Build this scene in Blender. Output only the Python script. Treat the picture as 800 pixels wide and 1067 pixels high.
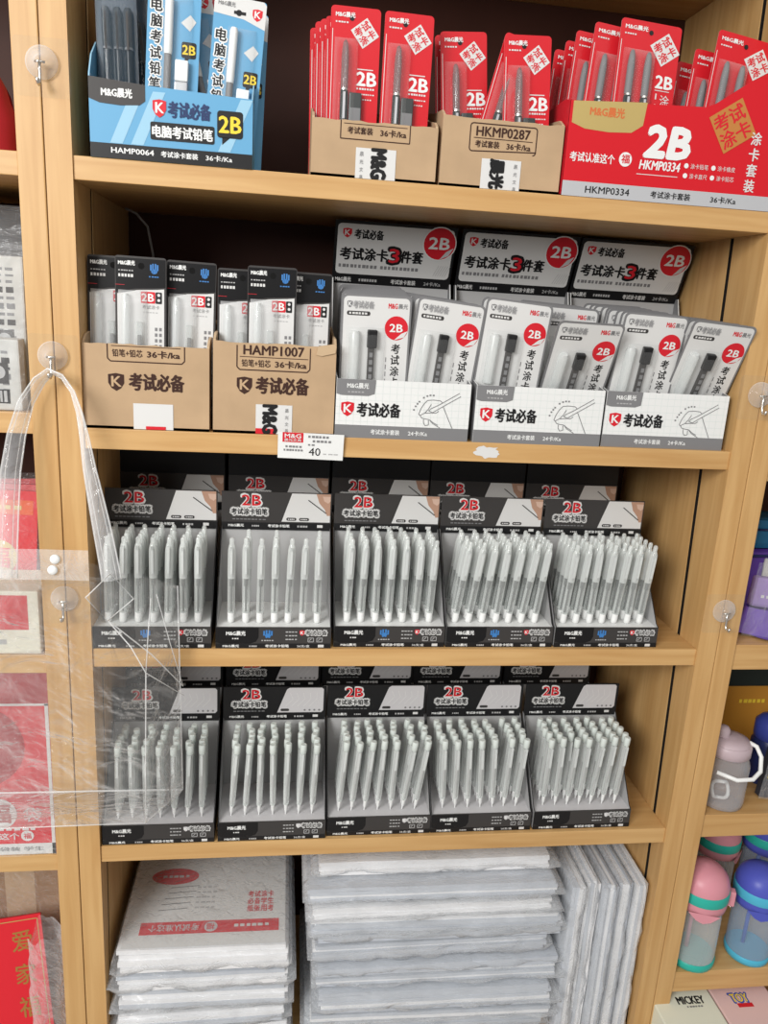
import bpy, math, random
from mathutils import Vector, Matrix, noise
C = bpy.context.scene.collection
for o in list(bpy.data.objects): bpy.data.objects.remove(o)
PI = math.pi
R = math.radians
V = Vector

# ------------------------------------------------------------------ camera, world, lights, exposure
cam_d = bpy.data.cameras.new('camera'); cam = bpy.data.objects.new('camera', cam_d); C.objects.link(cam)
cam_d.sensor_fit = 'VERTICAL'; cam_d.sensor_height = 24.0; cam_d.lens = 24.0 * 809.43 / 1067.0
cam_d.clip_start = 0.02
right = V((0.99076603, -0.12288023, 0.05729857)); up = V((-0.02406591, 0.25651424, 0.9662408)); fwd = V((0.13342979, 0.9586975, -0.25118837))
m = Matrix((right, up, -fwd)).transposed().to_4x4(); m.translation = V((0.2115, -0.8643, 1.36845))
cam.matrix_world = m
sc = bpy.context.scene
sc.camera = cam
w = bpy.data.worlds.new('world'); sc.world = w; w.use_nodes = True
w.node_tree.nodes['Background'].inputs[0].default_value = (1.0, 0.96, 0.93, 1)
w.node_tree.nodes['Background'].inputs[1].default_value = 0.42


def area(name, loc, target, sx, sy, power, col=(1, 1, 1)):
    d = bpy.data.lights.new(name, 'AREA'); d.shape = 'RECTANGLE'; d.size = sx; d.size_y = sy; d.energy = power; d.color = col
    o = bpy.data.objects.new(name, d); C.objects.link(o); o.location = loc
    o.rotation_euler = (V(target) - V(loc)).to_track_quat('-Z', 'Y').to_euler()
    return o


area('ceiling_light', (0.55, -1.45, 2.75), (0.4, 0.0, 0.9), 1.9, 0.7, 9, (1, 0.975, 0.94))
area('added_highlight_light', (-0.3, -3.0, 2.8), (0.3, 0.0, 1.0), 2.2, 0.5, 10, (1, 0.98, 0.95))  # added light with no known source, gives the clear bag its highlights
area('left_front_key_light', (-1.15, -1.95, 2.05), (0.35, 0.0, 0.95), 1.0, 1.0, 68, (1, 0.99, 0.97))  # key light placed from the shadow directions; its source is unseen
sc.view_settings.view_transform = 'Standard'; sc.view_settings.look = 'None'; sc.view_settings.gamma = 1
sc.view_settings.use_curve_mapping = False
sc.view_settings.exposure = -0.14
sc.cycles.transparent_max_bounces = 40
sc.cycles.max_bounces = 8

# ------------------------------------------------------------------ materials
MATS = {}


def _new(name):
    ma = bpy.data.materials.new(name); ma.use_nodes = True; nt = ma.node_tree
    return ma, nt, nt.nodes['Principled BSDF']


def mat(name, col, rough=0.5, metal=0.0, coat=0.0, spec=0.28, mottle=0.0, mscale=40):
    if name in MATS: return MATS[name]
    ma, nt, b = _new(name)
    b.inputs['Base Color'].default_value = (*col, 1); b.inputs['Roughness'].default_value = rough
    b.inputs['Metallic'].default_value = metal; b.inputs['Coat Weight'].default_value = coat
    b.inputs['Coat Roughness'].default_value = 0.12
    b.inputs['Specular IOR Level'].default_value = spec
    if mottle:
        tc = nt.nodes.new('ShaderNodeTexCoord'); n = nt.nodes.new('ShaderNodeTexNoise'); n.inputs['Scale'].default_value = mscale
        n.inputs['Detail'].default_value = 5
        r = nt.nodes.new('ShaderNodeValToRGB')
        r.color_ramp.elements[0].position = 0.3; r.color_ramp.elements[1].position = 0.7
        r.color_ramp.elements[0].color = (*[c * (1 - mottle) for c in col], 1); r.color_ramp.elements[1].color = (*[min(1, c * (1 + mottle)) for c in col], 1)
        nt.links.new(tc.outputs['Object'], n.inputs['Vector']); nt.links.new(n.outputs['Fac'], r.inputs['Fac']); nt.links.new(r.outputs['Color'], b.inputs['Base Color'])
    MATS[name] = ma
    return ma


def wood(name, c1, c2, axis, rough=0.45):
    if name in MATS: return MATS[name]
    ma, nt, b = _new(name)
    tc = nt.nodes.new('ShaderNodeTexCoord'); mp = nt.nodes.new('ShaderNodeMapping')
    s = [55, 55, 55]; s[axis] = 3.0
    mp.inputs['Scale'].default_value = s
    n = nt.nodes.new('ShaderNodeTexNoise'); n.inputs['Scale'].default_value = 1.6; n.inputs['Detail'].default_value = 6; n.inputs['Distortion'].default_value = 0.6
    n2 = nt.nodes.new('ShaderNodeTexNoise'); n2.inputs['Scale'].default_value = 2.5; n2.inputs['Detail'].default_value = 3
    r = nt.nodes.new('ShaderNodeValToRGB')
    r.color_ramp.elements[0].position = 0.32; r.color_ramp.elements[1].position = 0.68
    r.color_ramp.elements[0].color = (*c1, 1); r.color_ramp.elements[1].color = (*c2, 1)
    mx = nt.nodes.new('ShaderNodeMix'); mx.data_type = 'RGBA'; mx.blend_type = 'MULTIPLY'; mx.inputs[0].default_value = 0.35
    r2 = nt.nodes.new('ShaderNodeValToRGB'); r2.color_ramp.elements[0].color = (0.62, 0.58, 0.52, 1); r2.color_ramp.elements[0].position = 0.3
    L = nt.links.new
    L(tc.outputs['Object'], mp.inputs['Vector']); L(mp.outputs['Vector'], n.inputs['Vector']); L(tc.outputs['Object'], n2.inputs['Vector'])
    L(n.outputs['Fac'], r.inputs['Fac']); L(n2.outputs['Fac'], r2.inputs['Fac'])
    L(r.outputs['Color'], mx.inputs[6]); L(r2.outputs['Color'], mx.inputs[7]); L(mx.outputs[2], b.inputs['Base Color'])
    b.inputs['Roughness'].default_value = rough
    MATS[name] = ma
    return ma


def clear(name, col=(0.9, 0.92, 0.92), base=0.08, edge=0.5, rough=0.12, power=2.0, wrinkle=0, wscale=60, wdist=.01):
    """see-through plastic: transparent, with a little milkiness and gloss that grows towards grazing angles"""
    if name in MATS: return MATS[name]
    ma, nt, b = _new(name)
    L = nt.links.new
    b.inputs['Base Color'].default_value = (*col, 1); b.inputs['Roughness'].default_value = rough; b.inputs['Specular IOR Level'].default_value = 0.8
    lw = nt.nodes.new('ShaderNodeLayerWeight'); lw.inputs['Blend'].default_value = 0.5
    pw = nt.nodes.new('ShaderNodeMath'); pw.operation = 'POWER'; pw.inputs[1].default_value = power
    mu = nt.nodes.new('ShaderNodeMath'); mu.operation = 'MULTIPLY_ADD'; mu.inputs[1].default_value = edge; mu.inputs[2].default_value = base; mu.use_clamp = True
    tr = nt.nodes.new('ShaderNodeBsdfTransparent'); tr.inputs[0].default_value = (0.985, 0.99, 0.99, 1)
    mx = nt.nodes.new('ShaderNodeMixShader')
    L(lw.outputs['Facing'], pw.inputs[0]); L(pw.outputs[0], mu.inputs[0]); L(mu.outputs[0], mx.inputs[0]); L(tr.outputs[0], mx.inputs[1]); L(b.outputs[0], mx.inputs[2])
    L(mx.outputs[0], nt.nodes['Material Output'].inputs['Surface'])
    if wrinkle:
        tc = nt.nodes.new('ShaderNodeTexCoord'); n = nt.nodes.new('ShaderNodeTexNoise'); n.inputs['Scale'].default_value = 1; n.inputs['Detail'].default_value = 3; n.inputs['Distortion'].default_value = .8
        mp = nt.nodes.new('ShaderNodeMapping'); mp.inputs['Scale'].default_value = wscale if isinstance(wscale, tuple) else (wscale,) * 3; L(tc.outputs['Object'], mp.inputs['Vector'])
        bp = nt.nodes.new('ShaderNodeBump'); bp.inputs['Strength'].default_value = wrinkle; bp.inputs['Distance'].default_value = wdist
        L(mp.outputs['Vector'], n.inputs['Vector']); L(n.outputs['Fac'], bp.inputs['Height'])
        L(bp.outputs['Normal'], b.inputs['Normal']); L(bp.outputs['Normal'], lw.inputs['Normal'])
    MATS[name] = ma
    return ma


WOOD_X = wood('oak_laminate_along_shelf', (0.57, 0.325, 0.120), (0.69, 0.435, 0.185), 0)
WOOD_Z = wood('oak_laminate_upright', (0.57, 0.325, 0.120), (0.69, 0.435, 0.185), 2)
WOOD_S = wood('oak_laminate_side', (0.57, 0.325, 0.120), (0.69, 0.435, 0.185), 2)
DARKB = mat('dark_brown_back', (0.050, 0.017, 0.011), 0.55, spec=0.2, mottle=0.25, mscale=6)
WHITE = mat('white_card', (0.76, 0.77, 0.76), 0.45)
OFFW = mat('off_white_print', (0.66, 0.66, 0.65), 0.5)
LGREY = mat('light_grey_card', (0.42, 0.42, 0.42), 0.5)
PGREY = mat('pale_grey_print', (0.56, 0.55, 0.56), 0.45)
MGREY = mat('mid_grey_print', (0.20, 0.20, 0.205), 0.5)
DGREY = mat('dark_grey_print', (0.046, 0.043, 0.042), 0.42)
BLACK = mat('black_print', (0.012, 0.012, 0.013), 0.4)
BLACKG = mat('black_gloss', (0.010, 0.010, 0.011), 0.25)
RED = mat('red_print', (0.62, 0.018, 0.030), 0.38)
RED2 = mat('bright_red_print', (0.60, 0.013, 0.022), 0.35)
DRED = mat('deep_red_print', (0.36, 0.012, 0.018), 0.4)
BLUE = mat('sky_blue_print', (0.125, 0.355, 0.575), 0.4)
LBLUE = mat('light_blue_print', (0.30, 0.53, 0.69), 0.4)
EMB = mat('emblem_blue', (0.05, 0.20, 0.50), 0.4)
YEL = mat('yellow_print', (0.85, 0.62, 0.05), 0.4)
GOLD = mat('gold_foil', (0.62, 0.47, 0.18), 0.35, metal=0.45)
GOLDP = mat('gold_ink', (0.42, 0.30, 0.10), 0.5)
KRAFT = mat('kraft_cardboard', (0.47, 0.325, 0.195), 0.8, mottle=0.08, mscale=25)
KRAFTE = mat('kraft_edge', (0.55, 0.40, 0.25), 0.85)
KINK = mat('brown_ink', (0.045, 0.018, 0.012), 0.7)
SKIN = mat('printed_hand_tone', (0.45, 0.27, 0.19), 0.5)
SILV = mat('silver_print', (0.52, 0.53, 0.55), 0.35, metal=0.2)
STEEL = mat('steel', (0.70, 0.68, 0.64), 0.25, metal=1.0)
CLEARP = clear('pen_clear_plastic', (0.90, 0.94, 0.92), 0.20, 0.62, 0.10, 1.4)
FROST = clear('pen_frosted_plastic', (0.84, 0.87, 0.86), 0.44, 0.45, 0.20, 1.5)
PENCAP = clear('pen_cap_plastic', (0.90, 0.94, 0.92), 0.36, 0.55, 0.10, 1.4)
BLIST = clear('blister_plastic', (0.80, 0.81, 0.81), 0.05, 0.45, 0.10, 2.2)
BAGP = clear('bag_vinyl', (0.92, 0.92, 0.92), 0.040, 0.85, 0.07, 2.2, 1.0, (14, 30, 20), .028)
STRAPP = clear('strap_vinyl', (0.95, 0.96, 0.97), 0.26, 0.7, 0.08, 1.6, 0.5, 45)
SEAMP = clear('seam_vinyl', (0.95, 0.96, 0.96), 0.38, 0.4, 0.10, 2.0)
POLY = clear('poly_sleeve', (0.86, 0.88, 0.91), 0.16, 0.75, 0.12, 1.7, 0.8, (14, 60, 75))
POLYT = clear('thin_poly_sleeve', (0.93, 0.94, 0.96), 0.07, 0.7, 0.12, 2.0, 0.6, 60)
HOOKP = clear('hook_pad_plastic', (0.93, 0.93, 0.93), 0.012, 0.18, 0.12, 2.5)
DISCP = clear('hook_disc_plastic', (0.92, 0.92, 0.93), 0.08, 0.70, 0.06, 1.4)
WPLAS = mat('white_plastic', (0.82, 0.83, 0.82), 0.3)
GPLAS = mat('pale_green_white_plastic', (0.62, 0.67, 0.64), 0.3)
LEAD = mat('grey_refill', (0.075, 0.08, 0.08), 0.4)
SMOKE = clear('smoke_clear_plastic', (0.22, 0.20, 0.20), 0.45, 0.5, 0.10, 1.8)

# ------------------------------------------------------------------ text and mesh building
_tc = bpy.data.curves.new('lettering', 'FONT'); _tc.resolution_u = 2
_to = bpy.data.objects.new('lettering', _tc); C.objects.link(_to)
_TCACHE = {}


def glyphs(s):
    k = s
    if k not in _TCACHE:
        _tc.body = s
        dg = bpy.context.evaluated_depsgraph_get(); dg.update()
        ev = _to.evaluated_get(dg); me = ev.to_mesh()
        vs = [(v.co.x, v.co.y) for v in me.vertices]; fs = [tuple(p.vertices) for p in me.polygons]
        fl = [1 if p.normal.z >= 0 else -1 for p in me.polygons]
        fs = [f if q > 0 else f[::-1] for f, q in zip(fs, fl)]
        ev.to_mesh_clear()
        x0 = min(v[0] for v in vs); x1 = max(v[0] for v in vs); y0 = min(v[1] for v in vs); y1 = max(v[1] for v in vs)
        _TCACHE[k] = ([((x - x0) / (x1 - x0), (y - y0) / (y1 - y0)) for x, y in vs], fs, (x1 - x0) / (y1 - y0))
    return _TCACHE[k]


class F:
    """a printed face: origin and two axes; things are drawn on it a hair above the surface"""
    def __init__(s, o, u=(1, 0, 0), v=(0, 0, 1)):
        s.o = V(o); s.u = V(u).normalized(); s.v = V(v).normalized(); s.n = s.u.cross(s.v)
    def P(s, x, y, l=0): return s.o + s.u * x + s.v * y + s.n * (l * 0.00022)
    def sub(s, x, y, ang):
        a = R(ang); return F(s.P(x, y), s.u * math.cos(a) + s.v * math.sin(a), -s.u * math.sin(a) + s.v * math.cos(a))


def FX(o): return F(o, (1, 0, 0), (0, 0, 1))


class MB:
    def __init__(s): s.v = []; s.f = []; s.m = []; s.mi = []; s.sm = []
    def _m(s, ma):
        if ma not in s.m: s.m.append(ma)
        return s.m.index(ma)
    def add(s, vs, fs, ma, smooth=False):
        b = len(s.v); i = s._m(ma)
        s.v += [tuple(p) for p in vs]
        for f in fs: s.f.append(tuple(b + k for k in f)); s.mi.append(i); s.sm.append(smooth)
        return s
    def box(s, x0, x1, y0, y1, z0, z1, ma, M=None):
        p = [V((x, y, z)) for z in (z0, z1) for y in (y0, y1) for x in (x0, x1)]
        if M is not None: p = [M @ q for q in p]
        return s.add(p, [(0, 2, 3, 1), (4, 5, 7, 6), (0, 1, 5, 4), (2, 6, 7, 3), (0, 4, 6, 2), (1, 3, 7, 5)], ma)
    def bbox(s, x0, x1, y0, y1, z0, z1, ma, b=0.002, M=None):
        """box with chamfered edges"""
        import bmesh
        bm = bmesh.new(); bmesh.ops.create_cube(bm, size=1)
        for q in bm.verts: q.co = V((x0 + (q.co.x + .5) * (x1 - x0), y0 + (q.co.y + .5) * (y1 - y0), z0 + (q.co.z + .5) * (z1 - z0)))
        bmesh.ops.bevel(bm, geom=bm.edges[:], offset=b, segments=2, affect='EDGES', profile=0.6)
        bm.verts.index_update()
        vs = [q.co.copy() if M is None else M @ q.co for q in bm.verts]; fs = [tuple(q.index for q in f.verts) for f in bm.faces]
        bm.free()
        return s.add(vs, fs, ma)
    def prism(s, fr, pts, l0, l1, ma, side=None):
        """polygon pts (counter-clockwise) on frame fr, extruded from depth l0 to l1 (metres along the normal)"""
        n = len(pts)
        a = [fr.o + fr.u * x + fr.v * y + fr.n * l0 for x, y in pts]; b = [fr.o + fr.u * x + fr.v * y + fr.n * l1 for x, y in pts]
        s.add(a + b, [tuple(range(n - 1, -1, -1)), tuple(range(n, 2 * n))], ma)
        return s.add(a + b, [(i, (i + 1) % n, n + (i + 1) % n, n + i) for i in range(n)], side or ma)
    def tube(s, pts, r, ma, n=8, closed=False, flat=1.0):
        pts = [V(p) for p in pts]; N = len(pts); rs = r if isinstance(r, (list, tuple)) else [r] * N
        ring = []; prev = None
        for i, p in enumerate(pts):
            t = (pts[(i + 1) % N] - pts[i - 1]) if closed else (pts[min(i + 1, N - 1)] - pts[max(i - 1, 0)])
            t.normalize()
            a = prev if prev is not None else (V((0, 0, 1)) if abs(t.z) < .9 else V((1, 0, 0)))
            a = (a - t * a.dot(t)).normalized(); prev = a; b = t.cross(a)
            ring += [p + (a * math.cos(2 * PI * k / n) + b * math.sin(2 * PI * k / n) * flat) * rs[i] for k in range(n)]
        fs = []
        for i in range(N if closed else N - 1):
            j = (i + 1) % N
            fs += [(i * n + k, i * n + (k + 1) % n, j * n + (k + 1) % n, j * n + k) for k in range(n)]
        if not closed: fs += [tuple(range(n - 1, -1, -1)), tuple((N - 1) * n + k for k in range(n))]
        return s.add(ring, fs, ma, True)
    def lathe(s, prof, ma, n=16, M=None, smooth=True):
        vs = []; fs = []
        for r, z in prof: vs += [V((r * math.cos(2 * PI * k / n), r * math.sin(2 * PI * k / n), z)) for k in range(n)]
        if M is not None: vs = [M @ p for p in vs]
        for i in range(len(prof) - 1):
            fs += [(i * n + k, i * n + (k + 1) % n, (i + 1) * n + (k + 1) % n, (i + 1) * n + k) for k in range(n)]
        s.add(vs, fs, ma, smooth)
        return s.add([vs[k] for k in range(n)] + [vs[(len(prof) - 1) * n + k] for k in range(n)], [tuple(range(n - 1, -1, -1)), tuple(range(n, 2 * n))], ma)
    def sheet(s, fn, nu, nv, ma, smooth=True):
        vs = [fn(i / nu, j / nv) for j in range(nv + 1) for i in range(nu + 1)]
        return s.add(vs, [(j * (nu + 1) + i, j * (nu + 1) + i + 1, (j + 1) * (nu + 1) + i + 1, (j + 1) * (nu + 1) + i) for j in range(nv) for i in range(nu)], ma, smooth)
    # ---- drawing on a face
    def poly(s, fr, pts, ma, l=1):
        return s.add([fr.P(x, y, l) for x, y in pts], [tuple(range(len(pts)))], ma)
    def rect(s, fr, x0, y0, x1, y1, ma, l=1): return s.poly(fr, [(x0, y0), (x1, y0), (x1, y1), (x0, y1)], ma, l)
    def rrect(s, fr, x0, y0, x1, y1, r, ma, l=1): return s.poly(fr, rr(x0, y0, x1, y1, r), ma, l)
    def circ(s, fr, x, y, r, ma, l=1, n=28, ry=None): return s.poly(fr, [(x + r * math.cos(2 * PI * k / n), y + (ry or r) * math.sin(2 * PI * k / n)) for k in range(n)], ma, l)
    def stroke(s, fr, pts, wd, ma, l=1):
        for (x0, y0), (x1, y1) in zip(pts, pts[1:]):
            d = math.hypot(x1 - x0, y1 - y0) or 1; nx, ny = -(y1 - y0) / d * wd / 2, (x1 - x0) / d * wd / 2
            s.poly(fr, [(x0 - nx, y0 - ny), (x1 - nx, y1 - ny), (x1 + nx, y1 + ny), (x0 + nx, y0 + ny)], ma, l)
        return s
    def frame(s, fr, x0, y0, x1, y1, wd, ma, l=1): return s.stroke(fr, [(x0, y0), (x1, y0), (x1, y1), (x0, y1), (x0, y0)], wd, ma, l)
    def text(s, fr, st, x, y, wd, h, ma, bold=0.02, l=2, slant=0.0):
        """lettering with its lower left corner at x, y; wd None keeps the proportions"""
        g, fs, asp = glyphs(st)
        if wd is None: wd = h * asp
        d = bold * h * .8
        if bold <= .012: dirs = [(0, 0)]
        elif bold < .065: dirs = [(d, 0), (-d, 0), (0, d * .7), (0, -d * .7)]
        else: dirs = [(d * 1.3 * math.cos(PI * k / 4), d * 1.3 * math.sin(PI * k / 4)) for k in range(8)]
        for i, (dx, dy) in enumerate(dirs): s.add([fr.P(x + a * wd + b * h * slant + dx, y + b * h + dy, l + .07 * i) for a, b in g], fs, ma)
        return s
    def bars(s, fr, x, y, wd, h, ma, k=5, l=2, seed=1):
        """a line of print too small to read: short dashes"""
        rn = random.Random(seed); p = x
        for i in range(k):
            q = wd / k; s.rect(fr, p, y, p + q * rn.uniform(.55, .85), y + h, ma, l); p += q
        return s
    def build(s, name, parent=None, loc=None):
        me = bpy.data.meshes.new(name); me.from_pydata(s.v, [], s.f)
        for ma in s.m: me.materials.append(ma)
        me.polygons.foreach_set('material_index', s.mi); me.polygons.foreach_set('use_smooth', s.sm)
        me.update()
        o = bpy.data.objects.new(name, me); C.objects.link(o)
        if parent is not None: o.parent = parent
        if loc is not None: o.location = loc
        return o


def rr(x0, y0, x1, y1, r, n=4):
    out = []
    for cx, cy, a in ((x1 - r, y0 + r, -90), (x1 - r, y1 - r, 0), (x0 + r, y1 - r, 90), (x0 + r, y0 + r, 180)):
        out += [(cx + r * math.cos(R(a + 90 * k / n)), cy + r * math.sin(R(a + 90 * k / n))) for k in range(n + 1)]
    return out


def tag(o, label, cat, group=None):
    o['label'] = label; o['category'] = cat
    if group: o['group'] = group
    return o


def thing(name, label, cat, loc=(0, 0, 0), rot=(0, 0, 0), group=None):
    o = bpy.data.objects.new(name, None); C.objects.link(o); o.empty_display_size = .02
    o.location = loc; o.rotation_euler = [R(a) for a in rot]
    return tag(o, label, cat, group)


def dup(root, label, loc, rot=(0, 0, 0), group=None):
    r = root.copy(); C.objects.link(r); r.location = loc; r.rotation_euler = [R(a) for a in rot]; r['label'] = label
    if group: r['group'] = group
    for ch in list(root.children):
        c = ch.copy(); C.objects.link(c); c.parent = r
        for g in ch.children:
            d = g.copy(); C.objects.link(d); d.parent = c
    return r


class Proto:
    """builds a kind once, then copies it"""
    def __init__(s, fn): s.fn = fn; s.root = None
    def put(s, label, loc, rot=(0, 0, 0), group=None):
        if s.root is None:
            s.root = s.fn(); s.root['label'] = label; s.root.location = loc; s.root.rotation_euler = [R(a) for a in rot]
            if group: s.root['group'] = group
            return s.root
        return dup(s.root, label, loc, rot, group)


BRAND = 'M&G晨光'
EXAM = '考试必备'


def shield(b, fr, x, y, wd, h, bg, fg, l=2):
    pts = [(x, y + h * .92), (x, y + h * .45), (x + wd * .2, y + h * .16), (x + wd * .5, y), (x + wd * .8, y + h * .16), (x + wd, y + h * .45), (x + wd, y + h * .92), (x + wd * .5, y + h)]
    b.poly(fr, pts, bg, l)
    b.text(fr, 'K', x + wd * .22, y + h * .26, wd * .6, h * .56, fg, .05, l + 1)


def outlined(b, fr, st, x, y, wd, h, fg, bg, o1=.10, o0=.03, l=2):
    g = h * .09
    b.text(fr, st, x - g, y - g, wd + 2 * g, h + 2 * g, bg, o1, l); b.text(fr, st, x, y, wd, h, fg, o0, l + 1)


# ------------------------------------------------------------------ the room
def struct(name, b):
    o = b.build(name); o['kind'] = 'structure'; return o


fl = mat('grey_floor_tile', (0.45, 0.42, 0.38), 0.3, mottle=0.08, mscale=3)
wl = mat('wall_paint', (0.72, 0.70, 0.66), 0.7)
struct('floor', MB().box(-2.6, 3.4, -3.6, 0.40, -0.05, 0, fl))
struct('wall_back', MB().box(-2.6, 3.4, 0.32, 0.40, 0, 3.0, wl))

# ------------------------------------------------------------------ bookcases
T = 0.0226
SZ = [1.4994, 1.2270, 0.9678, 0.7000, 0.3300]
DEP = 0.285
GAP = 0.052


def bookcase(label, x0, x1, tops, slit=True, T=T, group='wooden bookcases standing side by side'):
    t = thing('bookcase', label, 'bookcase', (x0, 0, 0), group=group)
    W = x1 - x0; P = 0.0255
    for xa in (0.0, W - P):
        if not slit: MB().bbox(xa, xa + P, 0, DEP, 0, 2.1, WOOD_Z, 0.0012).build('upright', t)
        else:
            fr = F((xa, 0, 0), (0, 1, 0), (0, 0, 1)); g0, g1 = .0, .1015
            MB().prism(fr, [(0.0008, 0), (g0, 0), (g1, 2.1), (0.0008, 2.1)][0:1] + [(g0 + .002, 0), (g1, 2.1), (0.0008, 2.1)], 0, P, WOOD_Z).build('upright', t)
            xi = 0.001 if xa == 0 else 0
            MB().prism(F((xa + xi, 0, 0), (0, 1, 0), (0, 0, 1)), [(g0 + .011, 0), (DEP, 0), (DEP, 2.1), (g1 + .009, 2.1)], 0, P - .001, WOOD_S).build('side_panel', t)
            MB().prism(F((xa + (.0215 if xa == 0 else .001), 0, 0), (0, 1, 0), (0, 0, 1)), [(g0 + .0025, 0.01), (g0 + .0105, 0.01), (g1 + .0085, 2.09), (g1 + .0005, 2.09)], 0, .003, mat('gap_shade_black', (.006, .005, .005), .9)).build('gap_shade_strip', t)  # near-black strip set inside the slit to paint in its shade
    for z in tops:
        b = MB().bbox(P, W - P, 0.003, DEP, z - T, z, WOOD_X, 0.0009)
        o = b.build('shelf', t)
        if abs(z - 1.2270) < 1e-4 and slit:
            s = MB(); fr = FX((0, 0.0029, 0)); cx, cz = 0.449 - x0, z - .011
            rn = random.Random(4)
            s.poly(fr, [(cx + .019 * math.cos(a) * rn.uniform(.55, 1.0), cz + .0085 * math.sin(a) * rn.uniform(.6, 1.0)) for a in [2 * PI * k / 22 for k in range(22)]], OFFW, 1)
            q = s.build('paper_residue', o); q['label'] = 'torn white paper residue stuck on shelf edge'
    MB().box(0.002, W - 0.002, DEP, DEP + 0.012, 0, 2.1, DARKB).build('back_panel', t)
    MB().box(0, W, 0, DEP + .012, 2.1, 2.125, WOOD_X).build('top_panel', t)
    return t


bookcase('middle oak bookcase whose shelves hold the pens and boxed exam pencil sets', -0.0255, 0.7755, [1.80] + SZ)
bookcase('oak bookcase on the left, only its edge visible, with red gift packs', -0.8285, -0.0265, [1.80, 1.4990, 1.2410, 0.9600, 0.6900, 0.36], False)
bookcase('oak bookcase on the right, with kids drinking bottles', 0.7765, 1.5785, [1.80, 1.48, 1.2270, 0.9740, 0.7190, 0.4530, 0.36], False, 0.035)

# ------------------------------------------------------------------ black pen display boxes
BW, BD = 0.137, 0.089


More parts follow.
